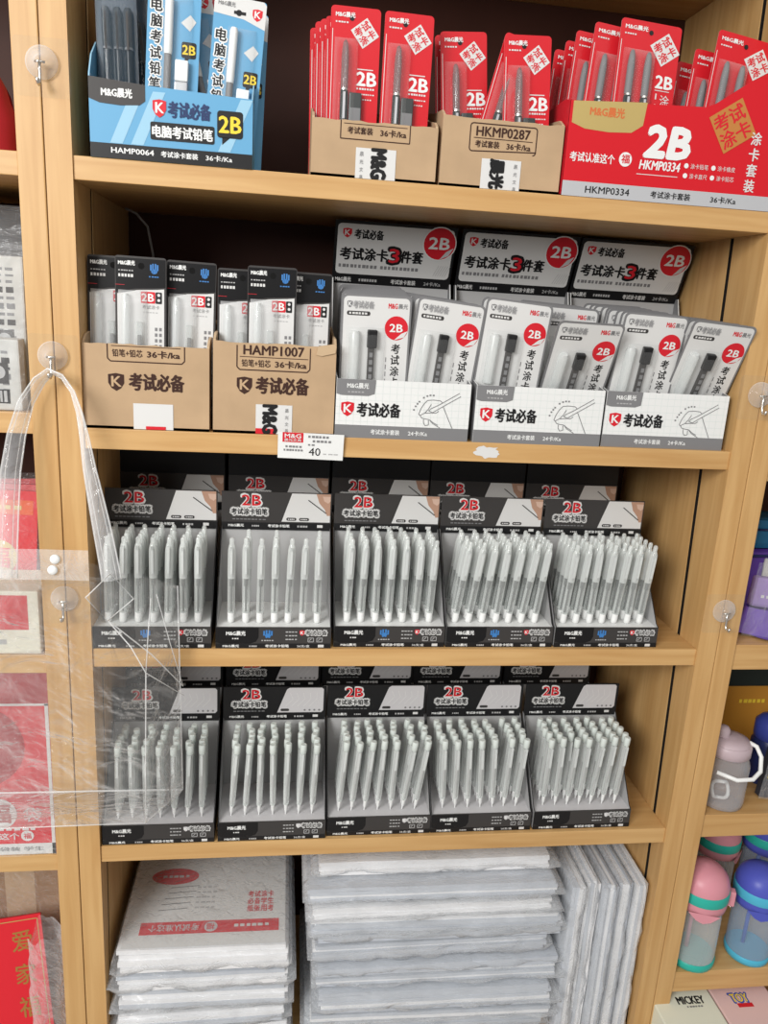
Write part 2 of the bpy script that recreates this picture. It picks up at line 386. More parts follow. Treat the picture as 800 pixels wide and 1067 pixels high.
def display_box(kind, lid=False):
    def make():
        t = thing('pen_display_box', '', 'display box')
        h = BW / 2; th = 0.0012
        b = MB(); b.box(-h, h, 0, BD, 0, 0.0015, BLACK)
        for sx in (-1, 1):
            pr = [(0.0, 0.0), (BD, 0.0), (BD, 0.128), (BD - .006, 0.128), (0.006, 0.030), (0.0, 0.027)]
            xa = -h if sx < 0 else h - th
            fr = F((xa, 0, 0), (0, 1, 0), (0, 0, 1))
            b.prism(fr, pr, 0, th * .5, LGREY if sx < 0 else LGREY, BLACK); b.prism(fr, pr, th * .5 + 1e-5, th, BLACK if sx > 0 else LGREY, BLACK)
        b.build('tray', t)
        MB().box(-h + th, h - th, BD - .0015, BD, .0016, 0.128, LGREY).build('back_panel', t)
        MB().box(-h + th, h - th, .0014, BD - .002, 0.0235, 0.0255, WHITE if kind == 'A' else PGREY).build('pen_holder_insert', t)
        # front panel
        b = MB(); b.box(-h, h, -.0002, th, 0, 0.027, DGREY); f = FX((0, -.0002, 0))
        b.rect(f, -h, 0, h, 0.0062, BLACK)
        lobe = [(-h, .0075), (-h + .006, .0062), (-.028, .0062), (-.021, .0085), (-.018, .014), (-.018, .0265), (-h, .0265)]
        b.poly(f, lobe, BLACKG)
        b.text(f, BRAND, -.056, .0165, .0225, .0058, WHITE, .05); b.bars(f, -.049, .0118, .008, .0016, OFFW, 3)
        if kind == 'A':
            for k, (dx, z0, z1) in enumerate(((-.0045, .0165, .0225), (-.0017, .0135, .0235), (.0017, .0135, .0235), (.0045, .0165, .0225))): b.rect(f, -.007 + dx - .001, z0, -.007 + dx + .001, z1, EMB, 2)
            b.circ(f, -.007, .0165, .0035, EMB, 2, 14, .0025); b.bars(f, -.0145, .0095, .015, .0014, LGREY, 5)
        for k in range(3): b.bars(f, .014, .0205 - .0048 * k, .015, .0015, LGREY, 4, seed=k)
        shield(b, f, .0305, .0165, .006, .007, RED if kind == 'A' else PGREY, WHITE)
        outlined(b, f, EXAM, .0375, .0172, .026, .0062, DGREY, OFFW)
        for k in (0, 1): b.frame(f, .041 + .0105 * k, .0085, .0475 + .0105 * k, .0135, .0008, LGREY, 2); b.stroke(f, [(.0425 + .0105 * k, .010), (.045 + .0105 * k, .0125)], .0008, LGREY, 2)
        b.text(f, BRAND, -.060, .0014, .019, .0034, WHITE, .05); b.bars(f, -.029, .0018, .010, .002, LGREY, 4)
        b.text(f, '考试涂卡铅笔', -.010, .0014, .028, .0036, WHITE, .05); b.text(f, '36支/盒', .028, .0014, .015, .0032, OFFW, .02)
        b.rect(f, .053, .0014, .060, .0048, OFFW, 2)
        b.build('front_panel', t)
        # header
        z0, z1 = .1275, .1725
        b = MB(); b.box(-h, h, BD - .004, BD - .0025, z0 - .004, z1, DGREY if kind == 'A' else BLACK); f = FX((0, BD - .004, 0))
        b.rect(f, -h, z0 - .004, h, z0 + .0055, BLACK)
        if kind == 'A':
            para = [(.006, z0 + .007), (h - .0015, z0 + .007), (h - .0015, z1 - .001), (.0185, z1 - .001)]
            b.poly(f, para, OFFW)
            b.poly(f, [(.049, z1 - .001), (.053, z1 - .013), (.060, z1 - .021), (.063, z1 - .029), (h - .0015, z1 - .029), (h - .0015, z1 - .001)], SKIN, 2)
            b.poly(f, [(.057, z1 - .004), (.059, z1 - .010), (.064, z1 - .013), (h - .0015, z1 - .010), (h - .0015, z1 - .004)], mat('printed_hand_light', (.60, .42, .33), .5), 3)
            b.stroke(f, [(.039, z1 - .009), (.062, z1 - .026)], .0012, DGREY, 4)
            for x in (.012, .028): b.rrect(f, x, z0 + .0085, x + .0125, z0 + .0125, .0018, DGREY, 2); b.bars(f, x + .002, z0 + .0097, .009, .0014, OFFW, 4, 3)
        else:
            para = [(.003, z0 + .007), (h - .006, z0 + .007), (h - .0035, z0 + .010), (h - .0035, z1 - .004), (h - .006, z1 - .0015), (.019, z1 - .0015), (.0155, z1 - .004)]
            b.poly(f, para, PGREY)
            for k in range(5): b.stroke(f, [(.014 + .008 * k, z0 + .016), (.024 + .008 * k, z0 + .027), (.020 + .009 * k, z0 + .036)], .0006, OFFW, 2)
            b.rrect(f, .0075, z0 + .009, .019, z0 + .0128, .0018, DGREY, 2)
            for k in range(4): b.circ(f, .040 + .0065 * k, z0 + .0105, .0015, MGREY, 2, 8)
        outlined(b, f, '2B', -.0435, z0 + .0275, .0235, .0135, RED2, OFFW, .07, .03)
        b.rect(f, -.0555, z0 + .0150, -.0130, z0 + .0240, OFFW, 1.9)
        outlined(b, f, '考试涂卡铅笔', -.0565, z0 + .0155, .0445, .0080, BLACK, OFFW, .17, .05, 2)
        b.bars(f, -.055, z0 + .0088, .042, .0013, MGREY, 9, 2, 5)
        b.text(f, BRAND, -.060, z0 - .0005, .019, .0038, WHITE, .05); b.bars(f, -.031, z0, .010, .002, LGREY, 4)
        b.text(f, '考试涂卡铅笔', -.011, z0 - .0005, .027, .0038, WHITE, .05); b.bars(f, .026, z0, .014, .0024, LGREY, 4)
        b.rect(f, .051, z0, .058, z0 + .0035, OFFW, 2)
        b.build('header_card', t)
        if lid:
            MB().box(-h, h, BD - .0024, BD - .001, z0 - .004, 0.225, BLACK).build('raised_lid', t)
        return t
    return Proto(make)


def pen_white():
    t = thing('gel_pen', '', 'pen')
    MB().lathe([(.0026, 0), (.0041, .001), (.0043, .006), (.0042, .013)], WPLAS, 10).build('grip', t)
    MB().lathe([(.0044, .0131), (.0045, .020), (.0045, .057)], CLEARP, 10).build('barrel', t)
    MB().lathe([(.0012, .014), (.0012, .046), (.0024, .047), (.0024, .056)], LEAD, 7).build('refill', t)
    b = MB(); b.lathe([(.0046, .0571), (.0047, .062), (.0047, .084), (.0045, .092), (.0034, .098), (.0026, .0995), (.0028, .105), (.0018, .107)], PENCAP, 10); b.lathe([(.0018, .058), (.0018, .092)], LGREY, 6)
    b.box(-.0013, .0013, -.0066, -.0056, .064, .097, FROST); b.box(-.0013, .0013, -.0066, -.003, .093, .097, FROST)
    b.build('cap', t)
    return t


def pen_pencil():
    t = thing('mechanical_pencil', '', 'pencil')
    MB().lathe([(.0008, 0), (.0011, .004), (.0022, .007), (.0027, .014), (.0030, .015)], WPLAS, 9).build('tip', t)
    MB().lathe([(.0036, .0151), (.0040, .022), (.0040, .066), (.0037, .090)], CLEARP, 9).build('barrel', t)
    MB().lathe([(.0012, .016), (.0012, .040), (.0020, .041), (.0020, .088)], LGREY, 6).build('lead_tube', t)
    b = MB(); b.lathe([(.0036, .0901), (.0043, .0912), (.0043, .1010), (.0036, .1025)], GPLAS, 10)
    b.build('eraser_cap', t)
    b = MB(); b.box(-.0014, .0014, -.0060, -.0050, .062, .090, FROST); b.box(-.0014, .0014, -.0055, -.003, .086, .090, FROST); b.build('clip', t)
    return t


ORD = ['first', 'second', 'third', 'fourth', 'fifth', 'sixth', 'seventh']
PLACE = ['leftmost', 'second', 'middle', 'fourth', 'rightmost']
ROWN = ['front row', 'second row', 'third row', 'fourth row', 'back row']
boxA, boxAb, boxB, boxBb = display_box('A'), display_box('A', True), display_box('B'), display_box('B', True)
penA, penB = Proto(pen_white), Proto(pen_pencil)
XA = [0.0665, 0.2085, 0.3495, 0.4885, 0.6285]
XB = [0.0705, 0.2120, 0.3510, 0.4890, 0.6300]
rnd = random.Random(11)
for i in range(5):
    for shelf, X, bp, bb, z in (('upper', XA, boxA, boxAb, SZ[2]), ('lower', XB, boxB, boxBb, SZ[3])):
        what = 'white-gripped pens' if shelf == 'upper' else 'capped pencils'
        y0 = .006 + (.004 if i >= 2 else 0)
        bp.put(f'{PLACE[i]} black display box of {what}, front of the {shelf} pen shelf', (X[i], y0, z), (0, 0, 0), 'pen display boxes in front')
        bb.put(f'black display box standing behind the {PLACE[i]} box of {what}', (X[i] + (.002 if shelf == 'upper' else -.003), y0 + .094, z), (0, 0, 0), 'pen display boxes behind')
        for r in range(5):
            for c in range(7):
                x = X[i] + (c - 3) * .0172; y = y0 + .0185 + r * .0132
                if shelf == 'upper':
                    lean = [1.5, 0.5, 0.5, 6.0, 2.5][i] + rnd.uniform(-1.2, 1.2); back = rnd.uniform(-1.5, .5) - (2 if i in (0, 4) else 0)
                    if i == 1 and r > 0 and not (r == 1 and c in (3, 6, 1)): continue
                    if i == 1 and r > 0: y += .02
                    lb = f'clear pen with white grip, {ORD[c]} from left, {ROWN[r]}, {PLACE[i]} box, upper pen shelf'
                    penA.put(lb, (x - math.tan(R(lean)) * .03, y, z + .0258), (-back, lean, 0), 'clear pens with white grips')
                else:
                    lean = [1.0, [3, 3, 1, 0, 0, 1, 2][c], [4, 4, 3, 3, 2, 6, 7][c], [-3, -3, -2, -2, -3, 3, 3][c], [2, 0, 1, 2, 3, 4, 4][c]][i] + rnd.uniform(-1.5, 1.5); back = rnd.uniform(-2.0, 1.0)
                    if i == 0 and r == 4 and c in (1, 4): continue
                    lb = f'clear pencil with white cap, {ORD[c]} from left, {ROWN[r]}, {PLACE[i]} box, lower pen shelf'
                    penB.put(lb, (x - math.tan(R(lean)) * .02, y - .002, z + .0258), (-back, lean, 0), 'clear pencils with white caps')

# ------------------------------------------------------------------ white display boxes of blister cards (second shelf)
HH = SZ[1]


def white_box():
    t = thing('card_display_box', '', 'display box')
    W, D, H = .153, .170, .0655; h = W / 2
    b = MB(); b.box(-h, h, 0, D, 0, .0015, WHITE)
    for sx in (-1, 1):
        xa = -h if sx < 0 else h - .0012
        fr = F((xa, 0, 0), (0, 1, 0), (0, 0, 1))
        b.prism(fr, [(0, 0), (D, 0), (D, .178), (D - .01, .178), (D - .045, .09), (.0, H)], 0, .0012, MGREY, WHITE)
    b.build('tray', t)
    MB().box(-h + .0012, h - .0012, D - .0015, D, .0016, .180, LGREY).build('back_panel', t)
    b = MB(); b.box(-h, h, -.0014, 0, 0, H, WHITE); f = FX((0, -.0014, 0))
    b.rect(f, -h, 0, h, .0145, MGREY)
    gl = mat('pale_green_grid', (.66, .71, .69), .5)
    for k in range(19): b.rect(f, -h + .004 + k * .008, .015, -h + .0044 + k * .008, H - .0005, gl)
    for k in range(6): b.rect(f, -h, .0185 + k * .008, h, .0189 + k * .008, gl)
    b.poly(f, [(-h + .0003, H), (-h + .0003, .049), (-h + .006, .0475), (-h + .036, .0475), (-h + .043, .050), (-h + .044, H)], MGREY, 2)
    b.text(f, BRAND, -h + .012, .0555, .024, .0062, WHITE, .04, 3); b.bars(f, -h + .013, .0508, .019, .0013, LGREY, 5, 3)
    shield(b, f, -h + .006, .024, .0145, .0165, RED, WHITE)
    b.text(f, EXAM, -h + .024, .0245, .049, .0155, BLACK, .05, 3)
    b.text(f, '考试涂卡套装', -.036, .0045, .033, .0058, WHITE, .03, 2); b.text(f, '24卡/Ka', .007, .0045, .022, .0056, WHITE, .03, 2)
    hp = lambda q: [(.006 + x / 800 * .0695, .0145 + (615 - y) / 545 * .049) for x, y in q]
    hand = [hp(q) for q in ([(135, 450), (160, 380), (195, 320), (240, 270), (320, 262), (410, 268), (440, 290)], [(135, 450), (155, 462), (215, 430), (260, 380), (295, 315)], [(215, 432), (300, 425), (365, 425), (400, 400)], [(155, 462), (180, 495), (230, 505), (280, 510), (330, 560), (430, 612)],
            [(205, 510), (205, 550), (230, 590), (275, 580), (270, 520)], [(290, 515), (330, 545), (400, 580)], [(455, 345), (500, 430), (545, 520), (595, 612)], [(290, 375), (400, 320), (660, 165)], [(320, 420), (450, 340), (680, 205)], [(290, 375), (265, 400), (320, 420)])]
    for s_ in hand: b.stroke(f, s_, .0008, MGREY, 2)
    for x, y in ((70, 395), (90, 350), (112, 318), (135, 290), (190, 238), (235, 215), (275, 205), (318, 205)): q = hp([(x, y)])[0]; b.rect(f, q[0] - .0010, q[1] - .0009, q[0] + .0010, q[1] + .0009, MGREY, 2)
    b.build('front_panel', t)
    # leaning header card
    hd = MB(); z0 = .172; f = F((0, D - .002, z0), (1, 0, 0), (0, -.45, 1)); HT = .080
    hd.prism(f, [(-h, 0), (h, 0), (h, HT), (-h, HT)], -.0015, 0, BLACK)
    hd.rrect(f, -h + .0035, .013, h - .0035, HT - .0035, .005, OFFW, 1)
    lines = [(.0, .0)]
    shield(hd, f, -h + .010, HT - .021, .011, .012, RED, WHITE)
    hd.text(f, EXAM, -h + .0245, HT - .0215, .036, .0118, BLACK, .05, 3)
    hd.text(f, '考试涂卡', -h + .008, .0315, .060, .0155, BLACK, .06, 2); outlined(hd, f, '3', -h + .070, .031, .013, .0175, RED, BLACK, .10, .03, 2); hd.text(f, '件套', -h + .085, .0315, .028, .0155, BLACK, .06, 2)
    hd.bars(f, -h + .007, .0215, .050, .0042, MGREY, 10, 2, 8); hd.bars(f, -h + .060, .0215, .050, .0042, MGREY, 10, 2, 9)
    cx, cy, rad = h - .021, HT - .021, .0215
    hd.circ(f, cx, cy, rad, WHITE, 3); hd.circ(f, cx, cy, rad - .0014, RED, 4)
    hd.poly(f, [(cx + .002, cy - rad + .0015), (cx + .013, cy - rad + .007), (cx + .0185, cy - .004), (cx + .010, cy - .009)], PGREY, 5)
    hd.text(f, '2B', cx - .0135, cy - .0065, .026, .0145, WHITE, .05, 6)
    for k in range(6): hd.stroke(f, [(h - .024 + .003 * k, .017), (h - .018 + .003 * k, .031)], .0005, LGREY, 2)
    hd.text(f, BRAND, -h + .004, .0028, .020, .006, OFFW, .04, 2); hd.bars(f, -h + .034, .004, .024, .0034, LGREY, 7); hd.text(f, '考试涂卡套装', -.001, .0028, .032, .0062, OFFW, .03, 2); hd.text(f, '24卡/Ka', .042, .0032, .022, .0056, LGREY, .02, 2)
    hd.build('header_card', t)
    return t


def white_card():
    t = thing('blister_card', '', 'stationery pack')
    W, H = .078, .155; h = W / 2
    b = MB(); f = FX((0, 0, 0))
    b.prism(f, rr(-h, 0, h, H, .006), -.0008, 0, MGREY)
    b.rrect(f, -h + .0022, .0022, h - .0022, H - .0022, .005, OFFW, 1)
    shield(b, f, -h + .006, H - .0145, .006, .0075, MGREY, WHITE); outlined(b, f, EXAM, -h + .0135, H - .0142, .022, .0066, MGREY, LGREY, .08, .0, 2)
    b.rrect(f, -h + .006, H - .0225, -h + .032, H - .0178, .002, DGREY, 2); b.bars(f, -h + .0085, H - .0212, .021, .0021, OFFW, 6, 3)
    b.text(f, 'M&G', h - .026, H - .0135, .010, .0055, RED, .05); b.text(f, '晨光', h - .0150, H - .0135, .0105, .0055, MGREY, .03)
    b.circ(f, h - .0160, H - .0345, .0132, RED, 2); b.poly(f, [(h - .018, H - .0475), (h - .007, H - .0440), (h - .0032, H - .037), (h - .010, H - .040)], OFFW, 3)
    b.text(f, '2B', h - .0235, H - .0385, .0145, .0085, WHITE, .05, 4)
    for k, ch in enumerate('考试涂卡'): b.text(f, ch, h - .0205, H - .0625 - .0125 * k, .0098, .0108, BLACK, .03, 2)
    outlined(b, f, '3', h - .0195, H - .1150, .0085, .0120, RED, BLACK, .12, .02)
    for k, ch in enumerate('件套'): b.text(f, ch, h - .0205, H - .1290 - .0125 * k, .0098, .0108, BLACK, .03, 2)
    for k in range(6): b.rect(f, h - .0265, H - .072 - .008 * k, h - .0255, H - .067 - .008 * k, MGREY, 2)
    b.build('backing_card', t)
    bl = MB(); fr = FX((0, -.0004, 0))
    def shell(u, v):
        x = -h + .006 + u * .044; z = .008 + v * .112
        e = min(u, 1 - u) * 6; g = min(v, 1 - v) * 14
        d = .0085 * min(1, max(0, e)) ** .6 * min(1, max(0, g)) ** .6
        return (x, -.0006 - d - .0012 * noise.noise(V((x * 90, 0, z * 60))), z)
    bl.sheet(lambda u, v: shell(u, v), 14, 24, BLIST)
    bl.build('blister', t)
    wh = MB(); wh.lathe([(.0055, .060), (.0060, .062), (.0060, .112), (.0045, .116)], FROST, 10, Matrix.Translation((-h + .0155, -.0035, 0)))
    wh.build('eraser_tube', t)['label'] = 'pale translucent tube'
    k = MB(); k.bbox(-h + .0295, -h + .0405, -.008, -.0008, .098, .118, BLACK, .0015); k.build('black_cap', t)['label'] = 'black rectangular cap'
    k = MB(); k.bbox(-h + .0308, -h + .0380, -.006, -.0008, .050, .0979, DGREY, .0012)
    for q in range(5): k.box(-h + .0325, -h + .0363, -.0063, -.006, .056 + .008 * q, .061 + .008 * q, MGREY)
    k.build('pencil', t)
    k = MB(); k.bbox(-h + .022, -h + .0405, -.007, -.0008, .014, .044, WPLAS, .002); k.build('eraser', t)
    return t


wbox, wcard = Proto(white_box), Proto(white_card)
XW = [0.3475, 0.5070, 0.6640]
YW = [0.006, 0.006, 0.010]
WN = ['leftmost', 'middle', 'rightmost']
for i in range(3):
    wbox.put(f'{WN[i]} white display box with hand drawing, on the second shelf', (XW[i], YW[i], HH), (0, 0, 0), 'white display boxes')


def wc(label, x, y, z, roll, back): wcard.put(label, (x, y, z), (-back, roll, 0), 'blister cards in the white boxes')


def col(box, side, n, x, y, z, roll, back, dx, dy, dz, seed):
    rn = random.Random(seed)
    for k in range(n):
        nm = 'front' if k == 0 else (ORD + ['eighth', 'ninth'])[k]
        lb = f'white blister card with black cap, {nm} of the {side} row in {box} white box' if k == 0 else f'white blister card, {nm} from the front, {side} row in {box} white box'
        wc(lb, x + dx * k + rn.uniform(-.001, .001), y + dy * k, HH + z + dz * k, roll + (rn.uniform(-1, 1) if k else 0), back)


col('leftmost', 'left', 9, .3145, .026, .002, -0.3, -3, .0003, .0118, .0016, 1)
col('leftmost', 'right', 8, .3835, .030, .0015, 5.0, -5, -.0012, .0118, .0008, 2)
col('middle', 'left', 2, .4655, .030, .006, 4.0, -5, -.0020, .0130, .0005, 3)
col('middle', 'right', 1, .5500, .056, .003, 0.5, -27, 0, 0, 0, 4)
for k in range(6): wc(f'white blister card, {ORD[k + 1]} from the front, right row in middle white box', .5440 - .0015 * k, .070 + .0125 * k, HH + .003 + .0010 * k, 2 + (k % 3 - 1) * .6, -4)
col('rightmost', 'left', 9, .6310, .038, .0030, 1.5, -12, -.0012, .0125, .0012, 5)
col('rightmost', 'right', 9, .7020, .051, .0065, 3.5, -23, -.0006, .0120, .0008, 6)

# ------------------------------------------------------------------ kraft cardboard boxes
def kraft_box(label, loc, W, D, Hf, Hs, draw, flap=None, seed=1, rotz=0):
    t = thing('cardboard_box', label, 'cardboard box', loc, (0, 0, rotz), 'cut-open cardboard boxes')
    h = W / 2; th = .0026; rn = random.Random(seed)
    b = MB(); b.box(-h, h, 0, D, 0, .003, KRAFT)
    for sx in (-1, 1):
        xa = -h if sx < 0 else h - th
        b.prism(F((xa, 0, 0), (0, 1, 0), (0, 0, 1)), [(.0027, .003), (D, .003), (D, Hs), (D * .75, Hs - .004), (D * .5, Hf + (Hs - Hf) * .55), (D * .12, Hf + .008), (.0027, Hf + .002)], 0, th, KRAFT, KRAFTE)
    b.build('tray', t)
    MB().box(-h + th, h - th, D - th, D, .0031, Hs, KRAFT).build('back_panel', t)
    f = FX((0, 0, 0)); n = 16
    top = [(h - W * k / n, Hf + rn.uniform(-.0008, .0008)) for k in range(n + 1)]
    b = MB(); b.prism(f, [(-h, 0), (h, 0)] + top, -th, 0, KRAFT, KRAFTE)
    draw(b, f, h, Hf)
    b.build('front_panel', t)
    if flap: flap(t, h, Hf)
    return t


def sticker(t, h, x0, x1, z0, z1, fn, name='sticker'):
    b = MB(); f = FX((0, -.0006, 0)); b.prism(f, [(x0, z0), (x1, z0), (x1, z1), (x0, z1)], -.0002, .0001, OFFW); fn(b, F((0, -.0007, 0)), x0, x1, z0, z1); b.build(name, t)['label'] = 'white tape sticker'


def k1(b, f, h, H):
    b.stroke(f, [(-.036, H), (-.036, H - .0175), (.036, H - .0175), (.036, H)], .0011, KINK); b.text(f, '考试套装', -.029, H - .0125, .026, .0068, KINK, .03); b.text(f, '36卡/ka', .005, H - .0128, .027, .0070, KINK, .04)
    b.stroke(f, [(-.033, H - .003), (.033, H - .003)], .0007, KINK)


def s_rot(st, red=False, sx=-1):
    def fn(b, f, x0, x1, z0, z1):
        g = f.sub((x0 + x1) / 2, (z0 + z1) / 2, -90); hh = (z1 - z0) / 2
        b.text(g, st, -hh * .97, -.0045 if sx < 0 else -.012, 2 * hh * .95, .0150, BLACK, .07, 3)
        xs = x0 + .004 if sx < 0 else x1 - .008
        for k in range(4): b.text(f, '晨光文具'[k], xs, z1 - .008 - .0075 * k, .0040, .0042, MGREY, .0, 3)
        if red: b.rect(f, x0, z0, x0 + .022, z0 + .006, RED, 3)
    return fn


def k2(b, f, h, H):
    b.stroke(f, rr(-.036, H - .0315, .036, H - .0045, .003) + [(-.033 + .069, H - .0285)], .0012, KINK)
    b.stroke(f, [(-.032, H - .0185), (.032, H - .0185)], .0008, KINK)
    b.text(f, 'HKMP0287', -.0295, H - .0165, .058, .0092, KINK, .045); b.text(f, '考试套装', -.030, H - .0275, .026, .0068, KINK, .03); b.text(f, '36卡/ka', .004, H - .0278, .026, .0070, KINK, .04)


def k3(b, f, h, H):
    b.stroke(f, [(-.040, H), (-.040, H - .0150), (-.037, H - .018), (.037, H - .018), (.040, H - .0150), (.040, H)], .0013, KINK)
    b.stroke(f, [(-.036, H - .0018), (.036, H - .0018)], .0008, KINK)
    b.text(f, '铅笔+铅芯', -.035, H - .0130, .031, .0078, KINK, .02); b.text(f, '36卡/ka', .001, H - .0130, .034, .0078, KINK, .05)
    shield(b, f, -.040, H - .0495, .0165, .0190, KINK, KRAFT); b.text(f, EXAM, -.018, H - .0480, .057, .0180, KINK, .06)


def k4(b, f, h, H):
    b.stroke(f, [(-.041, H - .003), (-.041, H - .0260), (-.038, H - .029), (.035, H - .029), (.038, H - .0260), (.038, H - .003)], .0013, KINK)
    b.text(f, 'HAMP1007', -.034, H - .0125, .065, .0100, KINK, .05); b.stroke(f, [(-.038, H - .0150), (.036, H - .0150)], .0008, KINK)
    b.text(f, '铅笔+铅芯', -.036, H - .0255, .031, .0078, KINK, .02); b.text(f, '36卡/ka', .000, H - .0255, .034, .0078, KINK, .05)
    shield(b, f, -.041, H - .0555, .0165, .0190, KINK, KRAFT); b.text(f, EXAM, -.020, H - .0540, .057, .0180, KINK, .06)


def flap1(t, h, H):
    sticker(t, h, -.0195, .0225, .0005, .0300, s_rot('M&G'))


def flap2(t, h, H): sticker(t, h, -.0215, .0215, .0005, .0300, s_rot('晨光', sx=1))


def flap3(t, h, H):
    sticker(t, h, -.0145, .0275, .0005, .0285, lambda b, f, x0, x1, z0, z1: b.rect(f, x0 + .013, z0, x0 + .034, z0 + .0035, RED, 3), 'tape')


def flap4(t, h, H):
    sticker(t, h, -.020, .020, .0005, .0330, s_rot('M&G', True, 1))
    b = MB(); b.prism(F((h - .022, -.0004, H - .010), (1, 0, .12), (0, -.1, 1)), [(0, 0.001), (.006, -.001), (.021, .001), (.022, .008), (.020, .011), (.002, .010)], 0, .0012, KRAFTE); b.build('torn_flap', t)


kraft_box('cardboard box of red cards on the top shelf, beside the blue box', (.3005, .006, SZ[0]), .131, .115, .0550, .088, k1, flap1, 1)
kraft_box('cardboard box of red cards on the top shelf, touching the red display box', (.4360, .006, SZ[0]), .131, .115, .0680, .092, k2, flap2, 2)
kraft_box('cardboard box of black and white packs at the left end of second shelf', (.0665, .006, HH), .132, .11, .0905, .118, k3, flap3, 3)
kraft_box('cardboard box of black and white packs with torn top corner, above the price tag', (.2030, .006, HH), .133, .11, .0990, .118, k4, flap4, 4)


# ------------------------------------------------------------------ red pencil cards
def red_card(W, H, two):
    def make():
        t = thing('pencil_card', '', 'stationery pack')
        h = W / 2; b = MB(); f = FX((0, 0, 0))
        b.prism(f, rr(-h, 0, h, H, .004), -.0007, 0, RED2, mat('pink_card_edge', (.75, .30, .30), .5))
        b.stroke(f, [(-h + .0022, .004), (-h + .0022, H - .022)], .0007, OFFW)
        b.text(f, BRAND, -h + .005, H - .0105, .020 if not two else .026, .0050, WHITE, .05); b.bars(f, -h + .005, H - .0160, .014, .0015, OFFW, 5)
        b.circ(f, 0 if two else -.004, H - .011, .0026, BLACK, 2, 12)
        cx, cy, s = (h - .0160, H - .0240, .0105) if not two else (h - .017, H - .026, .0125)
        g = f.sub(cx, cy, 38)
        b.rect(g, -s, -s, s, s, OFFW, 2)
        for k, ch in enumerate('考试涂卡'): b.text(g, ch, -s * .86 + (k % 2) * s * .90, s * .06 - (k // 2) * s * .92, s * .80, s * .80, RED, .04, 3)
        if not two:
            b.text(f, '2B', h - .0225, H - .074, .0200, .0130, WHITE, .06); b.bars(f, h - .0225, H - .078, .019, .0018, OFFW, 7); b.bars(f, h - .0225, H - .083, .019, .0012, OFFW, 8, 2, 3); b.bars(f, h - .021, H - .088, .015, .0012, OFFW, 6, 2, 4)
            b.rect(f, h - .0225, H - .0590, h - .006, H - .0580, OFFW, 2)
        else:
            b.text(f, '2B', h - .0230, H - .066, .0195, .0130, WHITE, .06); b.rect(f, h - .023, H - .0690, h - .006, H - .0682, OFFW, 2)
            for k, ch in enumerate('涂卡套装'): b.text(f, ch, h - .0160, H - .0850 - .0155 * k, .0110, .0125, OFFW, .01)
            for k in range(5): b.rect(f, h - .0215, H - .078 - .011 * k, h - .0200, H - .072 - .011 * k, OFFW, 2)
        b.build('backing_card', t)
        # blister with what it holds
        xs = [-.010] if not two else [-.0205, -.0015]
        bl = MB()
        def shell(u, v, xa, xb, za, zb):
            x = xa + u * (xb - xa); z = za + v * (zb - za); e = min(u, 1 - u) * 5; g_ = min(v, 1 - v) * 12
            return (x, -.0006 - .0085 * min(1, e) ** .5 * min(1, g_) ** .5, z)
        xa, xb = (-h + .0045, -h + .0045 + .0245) if not two else (-h + .006, h - .027)
        bl.sheet(lambda u, v: shell(u, v, xa, xb, .010, H - .030), 12, 16, BLIST); bl.build('blister', t)
        for q, x in enumerate(xs):
            Mx = Matrix.Translation((x, -.0052, 0))
            p = MB(); p.lathe([(.0014, H - .034), (.0026, H - .036), (.0036, H - .044), (.0040, H - .050), (.0040, H - .082)], SMOKE if not two else MGREY, 9, Mx)
            p.lathe([(.0040, H - .0821), (.0042, H - .084), (.0042, H - .128), (.0030, .012)], mat('dark_pen_barrel', (.03, .04, .04), .3), 9, Mx)
            p.lathe([(.0043, H - .082), (.0043, H - .080)], STEEL, 9, Mx)
            p.box(x - .0012, x + .0012, -.0100, -.0092, H - .110, H - .084, SILV)
            p.build('pencil', t)
        if not two:
            p = MB(); p.bbox(-.0045, .0085, -.007, -.0008, H - .1190, H - .0830, mat('smoke_lead_case', (.05, .055, .055), .25), .0012); p.box(-.0035, .0075, -.0074, -.007, H - .112, H - .098, MGREY); p.build('lead_case', t)
        return t
    return Proto(make)


rcard, rcard2 = red_card(.0515, .158, False), red_card(.070, .160, True)
z1 = SZ[0] + .0035
RG = 'red pencil cards'


def rc(label, x, y, dz, roll, back): rcard.put(label, (x, y, z1 + dz), (-back, roll, 0), RG)


rc('red pencil card at the front left of the box beside the blue box', .2775, .026, .007, 0, 4)
rc('red pencil card at the front right of the box beside the blue box', .3310, .024, .006, .8, 4)
for k in range(4): rc(f'red pencil card, {ORD[k + 1]} behind the front left card, box beside blue box', .2755 - .0050 * k, .036 + .013 * k, .001 * k - .0035 * (k > 2), -1.0, 4)
for k in range(3): rc(f'red pencil card, {ORD[k + 1]} behind the front right card, box beside blue box', .3330 + .0012 * k, .037 + .013 * k, -.001 * k, 1.0, 4)
rc('upright red pencil card at the front, cardboard box touching the red display box', .4690, .025, -.0015, -3.0, 4)
rc('red pencil card tilted to the right, cardboard box touching the red display box', .4260, .034, .001, 14, 4)
rc('red pencil card behind the tilted card, cardboard box touching the red display box', .4085, .052, .004, -4.5, 4)
rc('red pencil card rearmost at the left, cardboard box touching the red display box', .4040, .066, .004, -4.0, 4)
rc('red pencil card behind the upright one, cardboard box touching the red display box', .4720, .045, 0, -2.0, 4)

def rc2(label, x, y, dz, roll, back): rcard2.put(label, (x, y, z1 + dz), (-back, roll, 0), 'large red pencil cards in red box')


